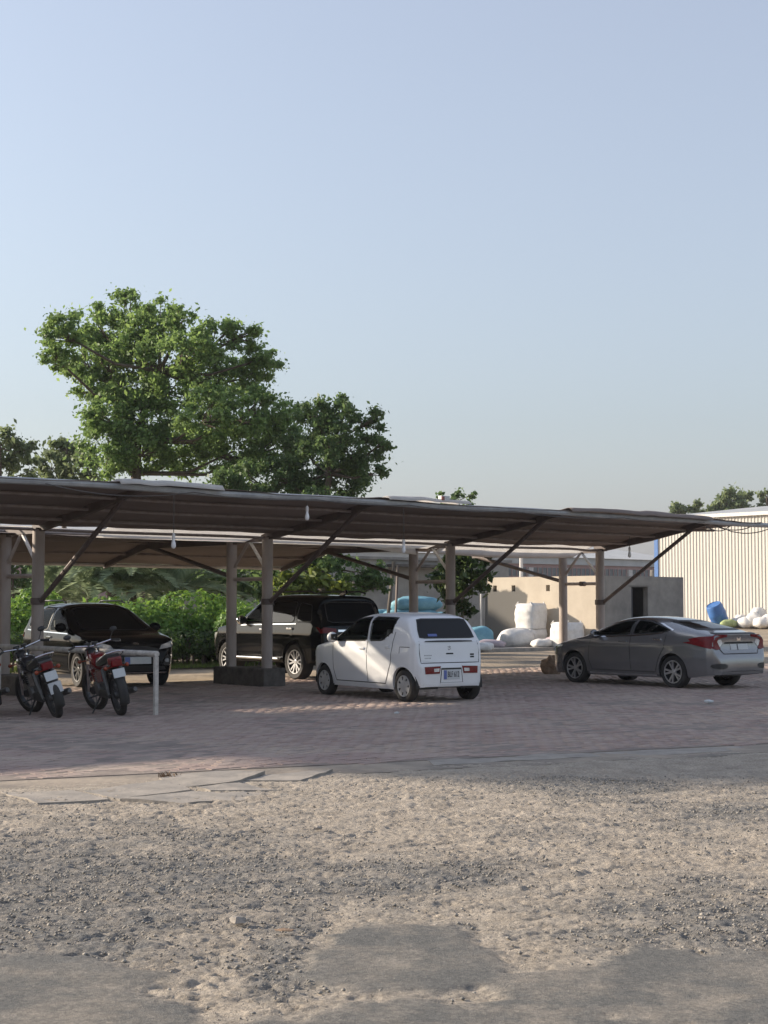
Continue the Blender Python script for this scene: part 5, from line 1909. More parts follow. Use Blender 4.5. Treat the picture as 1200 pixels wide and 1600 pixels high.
def shadow_and_damp(m_):  # shrub shadow painted into the wall colour together with damp
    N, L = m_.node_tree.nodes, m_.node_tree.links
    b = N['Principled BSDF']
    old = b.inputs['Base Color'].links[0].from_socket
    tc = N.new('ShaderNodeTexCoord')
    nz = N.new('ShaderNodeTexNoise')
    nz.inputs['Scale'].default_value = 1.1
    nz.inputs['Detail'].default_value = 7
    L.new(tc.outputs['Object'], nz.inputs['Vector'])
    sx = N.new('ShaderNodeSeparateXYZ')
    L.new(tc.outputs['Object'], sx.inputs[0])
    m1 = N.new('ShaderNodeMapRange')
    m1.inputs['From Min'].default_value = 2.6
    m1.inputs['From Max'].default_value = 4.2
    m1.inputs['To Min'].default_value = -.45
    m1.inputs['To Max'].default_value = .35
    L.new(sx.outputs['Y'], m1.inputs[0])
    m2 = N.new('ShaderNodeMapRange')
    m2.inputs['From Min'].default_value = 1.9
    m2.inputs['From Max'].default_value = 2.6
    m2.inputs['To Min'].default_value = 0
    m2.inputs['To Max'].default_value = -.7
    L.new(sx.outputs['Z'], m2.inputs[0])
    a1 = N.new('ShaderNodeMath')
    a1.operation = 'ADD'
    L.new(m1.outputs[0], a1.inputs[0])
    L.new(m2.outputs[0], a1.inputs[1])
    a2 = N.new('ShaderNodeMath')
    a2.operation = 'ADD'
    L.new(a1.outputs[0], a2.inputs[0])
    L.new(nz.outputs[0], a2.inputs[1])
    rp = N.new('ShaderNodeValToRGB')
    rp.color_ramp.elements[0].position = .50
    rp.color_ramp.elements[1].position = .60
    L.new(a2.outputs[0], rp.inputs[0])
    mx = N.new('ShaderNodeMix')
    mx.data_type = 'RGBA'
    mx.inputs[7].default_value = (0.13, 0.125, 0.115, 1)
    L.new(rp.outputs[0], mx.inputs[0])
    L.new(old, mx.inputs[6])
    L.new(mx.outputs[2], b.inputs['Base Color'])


shadow_and_damp(M['render_lit'])

# taller grey wall behind, facing the car port
GW = 3.5
gw = empty('yard_wall', S(14, 24.0), TH)
tag(gw, 'tall grey rendered yard wall behind the glossy leaved shrub', 'wall')
wall_with_holes((0, 0), 'a', 18.4, GW, .25, [(8.6, 9.1, 2.1, 2.6)], M['plaster'], 'wall', gw, 1)
MB().box((9.2, .10, GW + .06), (18.6, .45, .12)).build('coping', M['lintel'], gw)
MB().tube([(11.38, -5.1, 0), (11.38, -5.1, 2.66)], .04, 8).build('drain_pipe', M['palepipe'], gw, 40)
MB().box((12.5, -.35, 3.25), (3.2, .8, .12)).build('canopy_slab', M['footing'], gw)
for z in (2.15, 2.36, 2.5): MB().tube([(4.5, -.25, z), (10.5, -.25, z + .1)], .035, 6).build('bracket_pipe', M['beam'], gw, 40)

# corrugated warehouse
wh = empty('corrugated_warehouse', S(73.8, 30), TH)
tag(wh, 'tall cream corrugated metal warehouse with a blue corner strip', 'warehouse')
M['cladding'] = mat('cream_cladding', (0.46, 0.44, 0.40), .55, col2=(0.59, 0.565, 0.515), scale=.6, bump=.0, stretch=(1, 1, .25))
WHH = 8.0
bend = 17.6                              # far corner (blue strip)
pitch_ = .28


def clad_panel(n_ribs):
    mb = MB()
    pts = []
    for i in range(n_ribs):
        y0 = i * pitch_
        pts += [(0, y0), (0, y0 + .15), (-.045, y0 + .18), (-.045, y0 + .25), (0, y0 + .28)]
    vs = [(x, y, 0) for x, y in pts] + [(x, y, WHH) for x, y in pts]
    n = len(pts)
    fs = [(i, i + 1, n + i + 1, n + i) for i in range(n - 1)]
    return mb.add(vs, fs).mesh('cladding_panel', M['cladding'])


cp = clad_panel(4)
bq = bend
while bq > -14:
    bq -= 4 * pitch_
    put('cladding_panel', cp, wh, (0, bq, 0))
MB().box((-.03, bend + .16, WHH / 2), (.14, .34, WHH)).build('corner_strip', M['blue'], wh)
MB().bar((-.1, -14, WHH + .05), (-.1, bend + .2, WHH + .05), .35, .25).build('gutter', M['palepipe'], wh)
M['roofsheet'] = mat('grey_roof_sheet', (0.30, 0.31, 0.31), .5, col2=(0.42, 0.43, 0.43), scale=.4)
MB().add([(-.2, -14, WHH + .15), (-.2, bend + .3, WHH + .15), (14, bend + .3, WHH + 1.6), (14, -14, WHH + 1.6), (28, bend + .3, WHH + .15), (28, -14, WHH + .15)], [(0, 1, 2, 3), (3, 2, 4, 5)]).build('roof', M['roofsheet'], wh)
MB().box((14, bend - .1, WHH / 2), (27.6, .3, WHH)).build('end_wall', M['cladding'], wh)
MB().box((27.7, 2, WHH / 2), (.3, 31, WHH)).build('back_wall', M['cladding'], wh)

# far factory with windows
fac = empty('far_factory', S(40, 88), TH)
tag(fac, 'long pinkish brick factory with a window band and pale metal roof in the distance', 'factory')
M['fbrick'] = mat('faded_pink_brick', (0.30, 0.19, 0.18), .9, col2=(0.37, 0.25, 0.235), scale=.5)
M['fwhite'] = mat('pale_pilaster', (0.5, 0.48, 0.46), .8)
M['fwin'] = mat('dusty_factory_glass', (0.07, 0.08, 0.09), .35, col2=(0.13, 0.14, 0.15), scale=1.5)
M['fcorr'] = mat('weathered_cement_sheet', (0.36, 0.37, 0.37), .7, col2=(0.46, 0.47, 0.47), scale=.5)
FW = 90
MB().box((FW / 2, .3, 3.0), (FW, .6, 6.0)).build('wall', M['fbrick'], fac)
MB().box((FW / 2, .2, 6.4), (FW, .9, .8)).build('fascia', M['fcorr'], fac)
MB().add([(-1, -.6, 6.8), (FW + 1, -.6, 6.8), (FW + 1, 18, 9.6), (-1, 18, 9.6), (FW + 1, 36, 6.8), (-1, 36, 6.8)], [(0, 1, 2, 3), (3, 2, 4, 5)]).build('roof', M['fcorr'], fac)
for i in range(16):
    x = 2 + i * 5.6
    MB().box((x, -.1, 2.8), (.7, .35, 5.6)).build('pilaster', M['fwhite'], fac)
    w = MB().box((x + 2.8, .2, 5.15), (4.5, .45, .95)).build('window', M['fwin'], fac)
    for k in range(5): MB().box((x + 1.3 + k * .75, -.04, 5.15), (.10, .08, .95)).build('mullion', M['fbrick'], w)
# water tank stand, small dark box on roof
t_ = empty('vent_tower', S(58, 100, 8.2), TH)
tag(t_, 'thin pointed vent mast on the factory roof', 'vent')
MB().lathe([(.35, 0), (.35, .8), (.12, 1.0), (.10, 2.2), (.45, 2.4), (.02, 4.2)], 'Z', 10).build('mast', M['beam'], t_, 30)
fb = empty('brown_hut', S(44, 70), TH)
tag(fb, 'dark brown framed hut with a pale door in front of the factory', 'hut')
MB().box((0, 0, 2.2), (5.5, 3, 4.4)).build('wall', M['beam'], fb)
MB().box((0, -1.55, 3.1), (1.0, .1, 2.0)).build('door', M['fwhite'], fb)
MB().box((0, 0, 4.5), (6.0, 3.6, .2)).build('roof', M['footing'], fb)
up = empty('utility_pole', gpt(815, 985), 0)
tag(up, 'slim pale utility pole with crossarm standing behind the block building', 'pole')
MB().tube([(0, 0, 0), (0, 0, 5.9)], [.14, .10], 8).build('shaft', M['palepipe'], up, 40)
MB().bar((-.9, 0, 5.7), (.9, 0, 5.7), .1, .12).build('crossarm', M['palepipe'], up)


# ================================================================== SACKS, DRUM, CLUTTER
def sack(name, loc, size, m_, seed, label, cat='sack', group=None, rz=0., squash=.75, rx=0.):
    rs_ = np.random.RandomState(seed)
    n, mm = 22, 14
    vs, fs = [], []
    for i in range(mm + 1):
        ph = math.pi * i / mm
        for k in range(n):
            A = 2 * math.pi * k / n
            sx, sy, sz = math.sin(ph) * math.cos(A), math.sin(ph) * math.sin(A), math.cos(ph)
            q = np.array([np.sign(v) * abs(v) ** squash for v in (sx, sy, sz)])
            w = 1 + .28 * (float(vnoise(np.array([q[0] * 2.3 + q[2] + 5]), np.array([q[1] * 2.3 + seed]), seed)[0]) - .5) + .10 * (float(vnoise(np.array([A * 4.]), np.array([ph * 3.]), seed + 3)[0]) - .5)
            w += .07 * math.sin(A * 5 + 4 * math.sin(ph * 2 + seed)) * math.sin(ph) * (.5 + .5 * math.cos(ph * 3 + seed))
            p = q * w * np.array(size) / 2
            p[2] += -.10 * size[2] * (p[0] / size[0] * 2) ** 2
            vs.append((p[0], p[1], p[2] + size[2] / 2))
    for i in range(mm):
        for k in range(n):
            fs.append((i * n + k, (i + 1) * n + k, (i + 1) * n + (k + 1) % n, i * n + (k + 1) % n))
    o = MB().add(vs, fs).build(name, m_, None, 70, loc=loc, rz=rz)
    o.rotation_euler = (rx, 0, rz)
    tag(o, label, cat, group)
    return o


def on_row(px, aq):
    """point of the site line a = aq that shows in picture column px"""
    u = (px - 600) / 2400.0
    x0, y0 = OX + aq * CT, OY + aq * ST
    b_ = (x0 - u * y0) / (ST + u * CT)
    return S(aq, b_)


def big_bag(px, aq, w, h, seed, label, z=0., d=None):
    """filled bulk bag with straps; slack pleated sides"""
    p = on_row(px, aq)
    r_ = empty('bulk_bag', (p.x, p.y, z), TH + random.Random(seed).uniform(-.2, .2))
    tag(r_, label, 'bulk bag', 'white bulk bags by the block building')
    n, mm = 36, 14
    vs, fs = [], []
    for i in range(mm + 1):
        v = i / mm
        bulge = 1 + .10 * math.sin(math.pi * v) - .12 * (v > .93) - .03 * abs(math.sin(v * 9))
        for k in range(n):
            A = 2 * math.pi * k / n
            c_, s_ = math.cos(A), math.sin(A)
            x = math.copysign(abs(c_) ** .55, c_)
            y = math.copysign(abs(s_) ** .55, s_)
            w_ = 1 + .06 * (float(vnoise(np.array([A * 3.]), np.array([v * 7.]), seed)[0]) - .5)
            vs.append((x * w / 2 * bulge * w_, y * w / 2 * bulge * w_, h * v + .05 * (float(vnoise(np.array([A * 2.]), np.array([v * 3.]), seed + 4)[0]) - .5) * (v > .1)))
    for i in range(mm):
        for k in range(n):
            fs.append((i * n + k, i * n + (k + 1) % n, (i + 1) * n + (k + 1) % n, (i + 1) * n + k))
    fs.append(tuple(mm * n + k for k in range(n)))
    fs.append(tuple(range(n)))
    MB().add(vs, fs).build('bag', M['whitesack'], r_, 60)
    for sx in (-1, 1):
        for sy in (-1, 1):
            MB().tube([(sx * w * .42, sy * w * .42, h * .9), (sx * w * .40, sy * w * .3, h * 1.06), (sx * w * .3, sy * w * .40, h * .98)], .02, 5).build('lifting_strap', M['whitesack'], r_, 40)
    return r_


big_bag(830, 24.8, .95, .70, 3, 'white bulk bag underneath another in the stack against the block building', 0)
b2 = big_bag(829, 24.8, .98, .95, 5, 'white bulk bag on top of another against the block building', .70)
big_bag(885, 24.75, 1.0, .95, 7, 'white bulk bag standing alone behind the car port post')
p = on_row(806, 23.9)
sack('slumped_bag', (p.x, p.y, 0), (1.35, 1.0, .72), M['whitesack'], 3, 'slumped open white bag lying in front of the stacked bulk bags', 'sack', None, .2, .7)
p = on_row(846, 24.0)
sack('slumped_bag', (p.x, p.y, 0), (.8, .6, .35), M['whitesack'], 8, 'small crumpled white bag beside the stacked bulk bags', 'sack', None, .5, .8)
p = on_row(860, 24.6)
sack('slumped_bag', (p.x, p.y, 0), (.6, .5, .4), M['mauvesack'], 9, 'small mauve bag between the stack and the lone bulk bag', 'sack', None, .9, .8)
# blue sack heap behind the hatchback
heap = [(640, 985, 2.0, 1.0, .55, .95, 1, .0), (600, 985, 1.7, .9, .5, .95, 2, .3), (675, 985, 1.9, 1.0, .55, .80, 3, -.2), (650, 985, 1.7, .9, .50, 1.38, 4, .1), (690, 990, 1.6, .9, .5, .40, 5, .0), (615, 990, 2.0, 1.0, .6, .45, 6, .2), (655, 990, 2.2, 1.1, .6, .0, 7, 0), (705, 1000, 1.8, 1.0, .55, .0, 8, .3), (600, 1000, 2.0, 1., .6, .0, 9, .3), (660, 992, 2.0, 1.0, .5, .45, 10, .3)]
words = ['at the back of the heap', 'at the end of the heap under the shed pipes', 'sagging towards the shrub', 'lying on top of the heap', 'low on the shrub side of the heap', 'low beneath the leaning plank', 'at the bottom middle of the heap', 'at the bottom near the shrub', 'at the bottom beneath the plank', 'in the middle layer of the heap']
for i, (px, py, lx, ly, lz, z, sd, rz) in enumerate(heap):
    p = dpt(px, py, 52)
    sack('blue_sack', (p.x, 52 + (i % 3) * .4, z), (lx, ly, lz), M['bluesack'], sd + 30, 'plump blue woven sack ' + words[i], 'sack', 'blue sacks heaped behind the hatchback', rz + .3, .75)
for i, (px, py, lx, m_, lab) in enumerate(((745, 1012, 1.2, M['bluesack'], 'blue sack lying on the ground in front of the drain pipe'), (768, 1013, 1.1, M['mauvesack'], 'mauve sack flat on the ground left of the slumped white bag'), (752, 1018, .9, M['whitesack'], 'small white sack lying before the mauve sack'))):
    p = gpt(px, py)
    sack('loose_sack', (p.x, p.y, 0), (lx, .7, .32 if i else .8), m_, 60 + i, lab, 'sack', None, .4 * i)
# leaning plank and white stuff by the heap
pk = dpt(612, 958, 50)
o = MB().bar((0, 0, 0), (.32, .1, 3.0), .16, .07).build('leaning_plank', M['wood'], None, loc=(pk.x - .25, 50.0, .0))
tag(o, 'long dark plank leaning over the heap of blue sacks', 'plank')
o = MB().bar((0, 0, 0), (.12, .05, 2.9), .10, .05).build('leaning_plank', M['beam'], None, loc=(pk.x + .08, 50.3, .0))
tag(o, 'dark steel post standing beside the leaning plank', 'post')

# blue drum on its tilt
p = on_row(1124, 71.4)
dr = MB()
dr.lathe([(.001, 0), (.60, .01), (.62, .06), (.59, .10), (.62, .55), (.63, .60), (.62, .65), (.56, 1.25), (.50, 1.34), (.48, 1.30), (.001, 1.28)], 'Z', 28)
o = dr.build('blue_drum', M['blue'], None, 40, loc=(p.x, p.y, .45))
o.rotation_euler = (R(8), R(-28), .3)
tag(o, 'tilted blue plastic drum resting on debris before the warehouse', 'drum')
rr = random.Random(4)
p = on_row(1137, 71.0)
sack('green_sack', (p.x, p.y, 0), (1.1, .8, .6), mat('green_sack', (.24, .30, .12), .8, col2=(.36, .42, .20), scale=4), 71, 'green sack under the tilted blue drum', 'sack')
p = on_row(1121, 71.6)
sack('debris_sack', (p.x, p.y, 0), (1.3, 1.0, .7), M['mauvesack'], 72, 'grey sack propping up the tilted blue drum', 'sack')
spots = [(1150, 980, 1.5, .8), (1163, 981, 1.3, .9), (1176, 980, 1.5, 1.3), (1188, 981, 1.4, .9), (1199, 980, 1.5, 1.1), (1183, 978, 1.6, 1.7), (1212, 980, 1.5, 1.2), (1157, 978, 1.2, 1.1)]
for i, (px, py, w, h) in enumerate(spots):
    p = on_row(px, 72.0 + (980 - py) * .4)
    sack('white_sack', (p.x, p.y, 0), (w * .85, w * .7, h * .85), M['whitesack'], 80 + i, ('low white sack next to the green sack by the warehouse', 'second white sack along from the green sack by the warehouse', 'third white sack along from the green sack by the warehouse', 'fourth white sack along from the green sack by the warehouse', 'fifth white sack along from the green sack by the warehouse', 'tallest white sack standing behind the row by the warehouse', 'end white sack of the row by the warehouse', 'short white sack tucked behind the first ones by the warehouse')[i], 'sack', 'white sacks along the warehouse', rr.uniform(-1, 1), .9)

# concrete apron under the bags
o = MB().box((0, 0, .02), (9.5, 3.2, .14)).build('plinth', M['concrete'], None, None, .02, loc=S(21.0, 15.6, -.05), rz=TH)
tag(o, 'low pale concrete apron in front of the yard wall', None, None, 'structure')

# litter
for i, (px, py, s, lab, m_) in enumerate(((1108, 1100, .07, 'white paper scrap on the brick paving beside the grey sedan', M['plate']), (620, 1117, .04, 'tiny pale scrap on the paving before the white hatchback', M['plate']),
                                         (372, 1449, .045, 'pale chip of stone on the asphalt crack', M['concrete']), (497, 1300, .03, 'small round pale pebble in the grit', M['concrete']), (445, 1464, .05, 'dry brown leaf on the grit', M['rubble']))):
    p = gpt(px, py)
    mb = MB()
    r2 = random.Random(i + 3)
    mb.ball((0, 0, 0), (s, s * .7, s * (.45 if i != 4 else .12)), 7, 5, .3, r2)
    o = mb.build('litter', m_, None, loc=(p.x, p.y, .02 + s * .3))
    tag(o, lab, 'litter')


# ================================================================== VEGETATION
def leaf_quads(cen, size, rs_, up=.35, aspect=.55, nrm=None):
    n = len(cen)
    d = rs_.normal(size=(n, 3))
    d[:, 2] += up
    if nrm is not None: d = d * .6 + nrm
    d /= np.linalg.norm(d, axis=1, keepdims=True)
    t = rs_.normal(size=(n, 3))
    u = np.cross(d, t)
    u /= np.linalg.norm(u, axis=1, keepdims=True) + 1e-9
    w = np.cross(d, u)
    s = size * (.45 + 1.2 * rs_.rand(n, 1) ** 1.6)
    droop = np.array([0, 0, -1.0]) * s * .18
    p0 = cen - u * s
    p1 = cen + w * s * aspect
    p2 = cen + u * s + droop
    p3 = cen - w * s * aspect
    V = np.stack([p0, p1, p2, p3], 1).reshape(-1, 3)
    F = np.arange(n * 4).reshape(-1, 4)
    return V, F


def crown_points(blobs, n, rs_, sub=16, subr=.42, flat=.85):
    """blobs (x,y,z,r): leaves gather in small clumps on and within each blob"""
    vol = np.array([b[3] ** 2.2 for b in blobs])
    cnt = (n * vol / vol.sum()).astype(int)
    pts, nr, clumps = [], [], []
    for (x, y, z, r), c in zip(blobs, cnt):
        k = max(5, int(sub * (r / 1.0) ** 1.5))
        d = rs_.normal(size=(k, 3))
        d /= np.linalg.norm(d, axis=1, keepdims=True)
        rad = r * (.45 + .55 * rs_.rand(k, 1) ** .5)
        cc = np.array([x, y, z]) + d * rad * np.array([1, 1, flat])
        clumps.append(cc)
        which = rs_.randint(0, k, c)
        e = rs_.normal(size=(c, 3))
        e /= np.linalg.norm(e, axis=1, keepdims=True)
        rr_ = r * subr * np.abs(rs_.normal(size=(c, 1))) * .95 * (.6 + .8 * rs_.rand(k)[which][:, None])
        p = cc[which] + e * rr_ * np.array([1, 1, .7])
        pts.append(p)
        nr.append(e)
    return np.concatenate(pts), np.concatenate(nr), clumps


def make_tree(name, label, base, blobs, n, leaf, m_, seed, trunk_r=.2, trunk_pts=None, group=None, cat='tree', sub=16, subr=.42, twigs=True):
    rs_ = np.random.RandomState(seed)
    r_ = empty(name, base)
    tag(r_, label, cat, group)
    B = Vector(base)
    pts, nr, clumps = crown_points(blobs, n, rs_, sub, subr)
    V, F = leaf_quads(pts - np.array(B), leaf, rs_, nrm=nr * .25)
    put('crown', fast_mesh('crown', V, F, m_, 4), r_)
    tr = MB()
    tp = [Vector(p) - B for p in trunk_pts]
    nn = len(tp)
    tr.tube(tp, [trunk_r * (1 - .65 * i / (nn - 1)) for i in range(nn)], 9)
    rr_ = random.Random(seed)
    for (x, y, z, r), cc in zip(blobs, clumps):
        c_ = Vector((x, y, z)) - B
        # start on the trunk below the blob
        best = min(tp[1:], key=lambda q: (q - c_).length + max(0, q.z - c_.z) * 3)
        mid = best.lerp(c_, .5) + Vector((rr_.uniform(-.2, .2), rr_.uniform(-.2, .2), -.1 * (c_ - best).length))
        tr.tube([best, mid, c_], [trunk_r * .32, trunk_r * .22, trunk_r * .12], 6)
        if twigs:
            for q in cc[:10]:
                e = Vector(q) - B
                tr.tube([c_.lerp(mid, .3), c_.lerp(e, .5) + Vector((0, 0, -.06)), e], [trunk_r * .10, trunk_r * .07, trunk_r * .03], 4, False)
    tr.build('trunk', M['trunk'], r_, 60)
    return r_


def px_blobs(lst, Z, spread, seed):
    rr_ = random.Random(seed)
    out = []
    for (px, py, r) in lst:
        y = Z + rr_.uniform(-spread, spread)
        p = dpt(px, py, y)
        out.append((p.x, p.y, p.z, r / 2400.0 * Z))
    return out


Z1 = 52
bl = px_blobs([(200, 492, 42), (150, 512, 42), (95, 520, 34), (88, 560, 30), (125, 560, 42), (165, 575, 45), (250, 500, 42), (280, 495, 24), (225, 545, 48), (200, 610, 42), (140, 610, 32), (290, 545, 44), (345, 530, 36), (378, 522, 28), (415, 560, 32), (390, 590, 40), (335, 590, 46), (270, 610, 52), (230, 655, 48), (170, 655, 40), (330, 650, 52), (400, 645, 46), (440, 650, 34), (165, 705, 44), (225, 705, 50), (295, 705, 52), (365, 705, 50), (430, 700, 44)], Z1, 2.0, 2)
tb_ = dpt(212, 1000, Z1)
trunk = [(tb_.x, Z1, 0), (tb_.x + .1, Z1, 2.5), dpt(212, 740, Z1), dpt(214, 690, Z1), dpt(225, 640, Z1 + .3), dpt(250, 580, Z1)]
make_tree('broadleaf_tree', 'tall spreading broadleaf tree rising highest behind the car port', (tb_.x, Z1, 0), bl, 120000, .070, M['leaf_a'], 5, .24, trunk, sub=28, subr=.27)
Z2 = 49
bl = px_blobs([(490, 650, 34), (540, 640, 26), (575, 660, 26), (598, 690, 18), (510, 690, 42), (560, 705, 40), (470, 700, 38), (540, 740, 40), (480, 745, 40), (580, 740, 20), (440, 745, 36), (390, 750, 36), (350, 760, 30), (500, 790, 36)], Z2, 1.4, 4)
tb_ = dpt(505, 1000, Z2)
trunk = [(tb_.x, Z2, 0), dpt(505, 860, Z2), dpt(508, 790, Z2), dpt(515, 740, Z2), dpt(520, 690, Z2)]
make_tree('dark_tree', 'darker rounded tree beside the tallest tree with thin right side', (tb_.x, Z2, 0), bl, 44000, .066, M['leaf_b'], 6, .18, trunk, sub=26, subr=.28)
Z3 = 60
bl = px_blobs([(10, 690, 26), (40, 705, 24), (0, 725, 28), (-30, 700, 34), (-40, 740, 36), (50, 735, 20)], Z3, 1., 5)
tb_ = dpt(-5, 1000, Z3)
make_tree('light_tree', 'sparse pale small tree showing its top above the motorcycles bay', (tb_.x, Z3, 0), bl, 5200, .10, M['leaf_far'], 7, .14, [(tb_.x, Z3, 0), dpt(-5, 830, Z3), dpt(0, 750, Z3), dpt(0, 700, Z3)])
bl = px_blobs([(95, 705, 22), (120, 700, 20), (80, 730, 24), (115, 740, 24), (140, 730, 22)], Z3 + 6, 1., 6)
tb_ = dpt(100, 1000, Z3 + 6)
make_tree('light_tree', 'sparse pale small tree just left of the tallest tree trunk', (tb_.x, Z3 + 6, 0), bl, 4200, .12, M['leaf_far'], 8, .14, [(tb_.x, Z3 + 6, 0), dpt(100, 830, Z3 + 6), dpt(102, 740, Z3 + 6), dpt(105, 700, Z3 + 6)])
# two little tops far behind
bl = px_blobs([(690, 776, 7), (718, 776, 9), (736, 773, 7), (705, 790, 14), (728, 795, 14)], 75, .6, 7)
tb_ = dpt(712, 1000, 75)
make_tree('far_tree', 'little tree tip poking over the car port roof above the white hatchback', (tb_.x, 75, 0), bl, 1500, .11, M['leaf_b'], 9, .12, [(tb_.x, 75, 0), dpt(712, 860, 75), dpt(712, 800, 75), dpt(712, 785, 75)])
# trees beyond the warehouse
for lst, sd, lab in (([(1062, 792, 8), (1060, 800, 9)], 11, 'smallest tree top beyond the warehouse roof'), ([(1086, 790, 9), (1088, 798, 11)], 12, 'small round tree top beyond the warehouse next to the smallest one'),
                     ([(1136, 776, 14), (1122, 790, 14), (1150, 788, 16), (1163, 776, 11), (1140, 798, 18), (1116, 800, 10), (1160, 796, 12)], 13, 'largest tree top beyond the warehouse roof'), ([(1198, 770, 10), (1200, 785, 10), (1185, 797, 9), (1206, 795, 12)], 14, 'tree top beyond the warehouse ridge cut by the frame')):
    Zf = 150
    bl = px_blobs(lst, Zf, 1.5, sd)
    cx, cy = lst[0][0], lst[0][1]
    tb_ = dpt(cx, 1000, Zf)
    make_tree('far_tree', lab, (tb_.x, Zf, 0), bl, 5200 if sd == 13 else 1800, .20, M['leaf_far'], sd, .22, [(tb_.x, Zf, 0), dpt(cx, 850, Zf), dpt(cx, 810, Zf), dpt(cx, cy + 6, Zf)], 'trees beyond the warehouse', sub=8)

# glossy shrub tree by the wall
Z4 = 46
bl = px_blobs([(720, 885, 24), (700, 900, 22), (742, 890, 22), (712, 920, 26), (738, 920, 24), (725, 870, 22), (755, 872, 14), (690, 880, 14), (722, 945, 18), (740, 862, 18)], Z4, .5, 8)
tb_ = gpt(722, 1020)
tb_ = Vector((dpt(722, 1000, Z4).x, Z4, 0))
make_tree('shrub_tree', 'dark glossy leaved shrub tree standing before the grey yard wall', tuple(tb_), bl, 5200, .10, M['leaf_shrub'], 15, .07, [tuple(tb_), dpt(722, 980, Z4), dpt(723, 940, Z4), dpt(725, 900, Z4)], cat='shrub', sub=22)
# yellow-green broadleaf shrub and drooping tree behind the offroader
Z5 = 43
bl = px_blobs([(445, 905, 18), (470, 900, 20), (500, 905, 18), (525, 918, 14), (455, 925, 20), (485, 928, 18), (430, 930, 18), (510, 938, 14)], Z5, .5, 9)
tb_ = Vector((dpt(470, 1000, Z5).x, Z5, 0))
make_tree('yellow_shrub', 'yellow green large leaved shrub behind the black four wheel drive', tuple(tb_), bl, 2600, .12, M['leaf_yellow'], 16, .06, [tuple(tb_), dpt(470, 980, Z5), dpt(470, 940, Z5), dpt(472, 915, Z5)], cat='shrub')
Z6 = 47
bl = px_blobs([(520, 890, 26), (560, 892, 26), (590, 900, 20), (545, 912, 20), (480, 885, 30), (575, 918, 14), (600, 915, 12), (430, 880, 30), (500, 870, 26)], Z6, .8, 10)
tb_ = Vector((dpt(540, 1000, Z6).x, Z6, 0))
make_tree('drooping_tree', 'drooping leafy branches hanging under the rear car port edge', tuple(tb_), bl, 6500, .085, M['leaf_b'], 17, .10, [tuple(tb_), dpt(540, 960, Z6), dpt(535, 920, Z6), dpt(530, 890, Z6)])
# dark shrubs closing the view behind palms
for i, (lst, Z, lab) in enumerate((([(20, 890, 34), (60, 905, 30), (0, 920, 36), (-30, 890, 40), (80, 880, 26)], 50, 'dark leafy bush behind the hedge at the motorcycle end'),
                                   ([(335, 895, 34), (375, 905, 34), (400, 885, 30), (345, 925, 28), (420, 915, 26), (310, 905, 26)], 50, 'dark leafy bush behind the hedge next to the palms'),
                                   ([(150, 890, 34), (210, 885, 36), (270, 885, 36), (120, 905, 30), (180, 915, 34), (240, 915, 34)], 56, 'shaded bush directly behind the palm fronds'))):
    bl = px_blobs(lst, Z, .8, 20 + i)
    cx = lst[0][0]
    tb_ = Vector((dpt(cx, 1000, Z).x, Z, 0))
    make_tree('dark_bush', lab, tuple(tb_), bl, 6500, .10, M['leaf_b'], 30 + i, .09, [tuple(tb_), dpt(cx, 980, Z), dpt(cx, 940, Z), dpt(cx, 900, Z)], cat='bush')


# hedges
def hedge(name, label, blobs, n, leaf, m_, seed, base, stems=None, group=None, cat='hedge'):
    """dense bush: leaves on the shell of squashed blobs over a twiggy inside"""
    rs_ = np.random.RandomState(seed)
    r_ = empty(name, base)
    tag(r_, label, cat, group)
    vol = np.array([b[3] * b[4] + b[3] * b[5] for b in blobs])
    cnt = (n * vol / vol.sum()).astype(int)
    pts, nr = [], []
    for (x, y, z, rx, ry, rz), c in zip(blobs, cnt):
        d = rs_.normal(size=(c, 3))
        d /= np.linalg.norm(d, axis=1, keepdims=True)
        d = np.sign(d) * np.abs(d) ** .8
        rad = 1 - .35 * rs_.rand(c, 1) ** 2
        lump = 1 + .12 * (vnoise(d[:, 0] * 4 + x * 3, d[:, 1] * 4 + d[:, 2] * 5, seed)[:, None] - .5) * 2
        pts.append(np.array([x, y, z]) + d * rad * lump * np.array([rx, ry, rz]))
        nr.append(d)
    pts, nr = np.concatenate(pts), np.concatenate(nr)
    k = pts[:, 2] > .05
    pts, nr = pts[k], nr[k]
    V, F = leaf_quads(pts - np.array(base), leaf, rs_, nrm=nr, up=.6)
    put('foliage', fast_mesh('foliage', V, F, m_, 4), r_)
    st = MB()
    rr_ = random.Random(seed)
    for (x, y, z, rx, ry, rz) in blobs:
        for _ in range(3 if stems is None else stems):
            px, py = x + rr_.uniform(-.5, .5) * rx, y + rr_.uniform(-.5, .5) * ry
            st.tube([(px - base[0], py - base[1], 0), (px - base[0] + rr_.uniform(-.08, .08), py - base[1], z * .6), (x - base[0] + rr_.uniform(-.3, .3) * rx, y - base[1], z + rz * .3)], [.03, .022, .01], 5)
    st.build('stems', M['trunk'], r_, 50)
    return r_


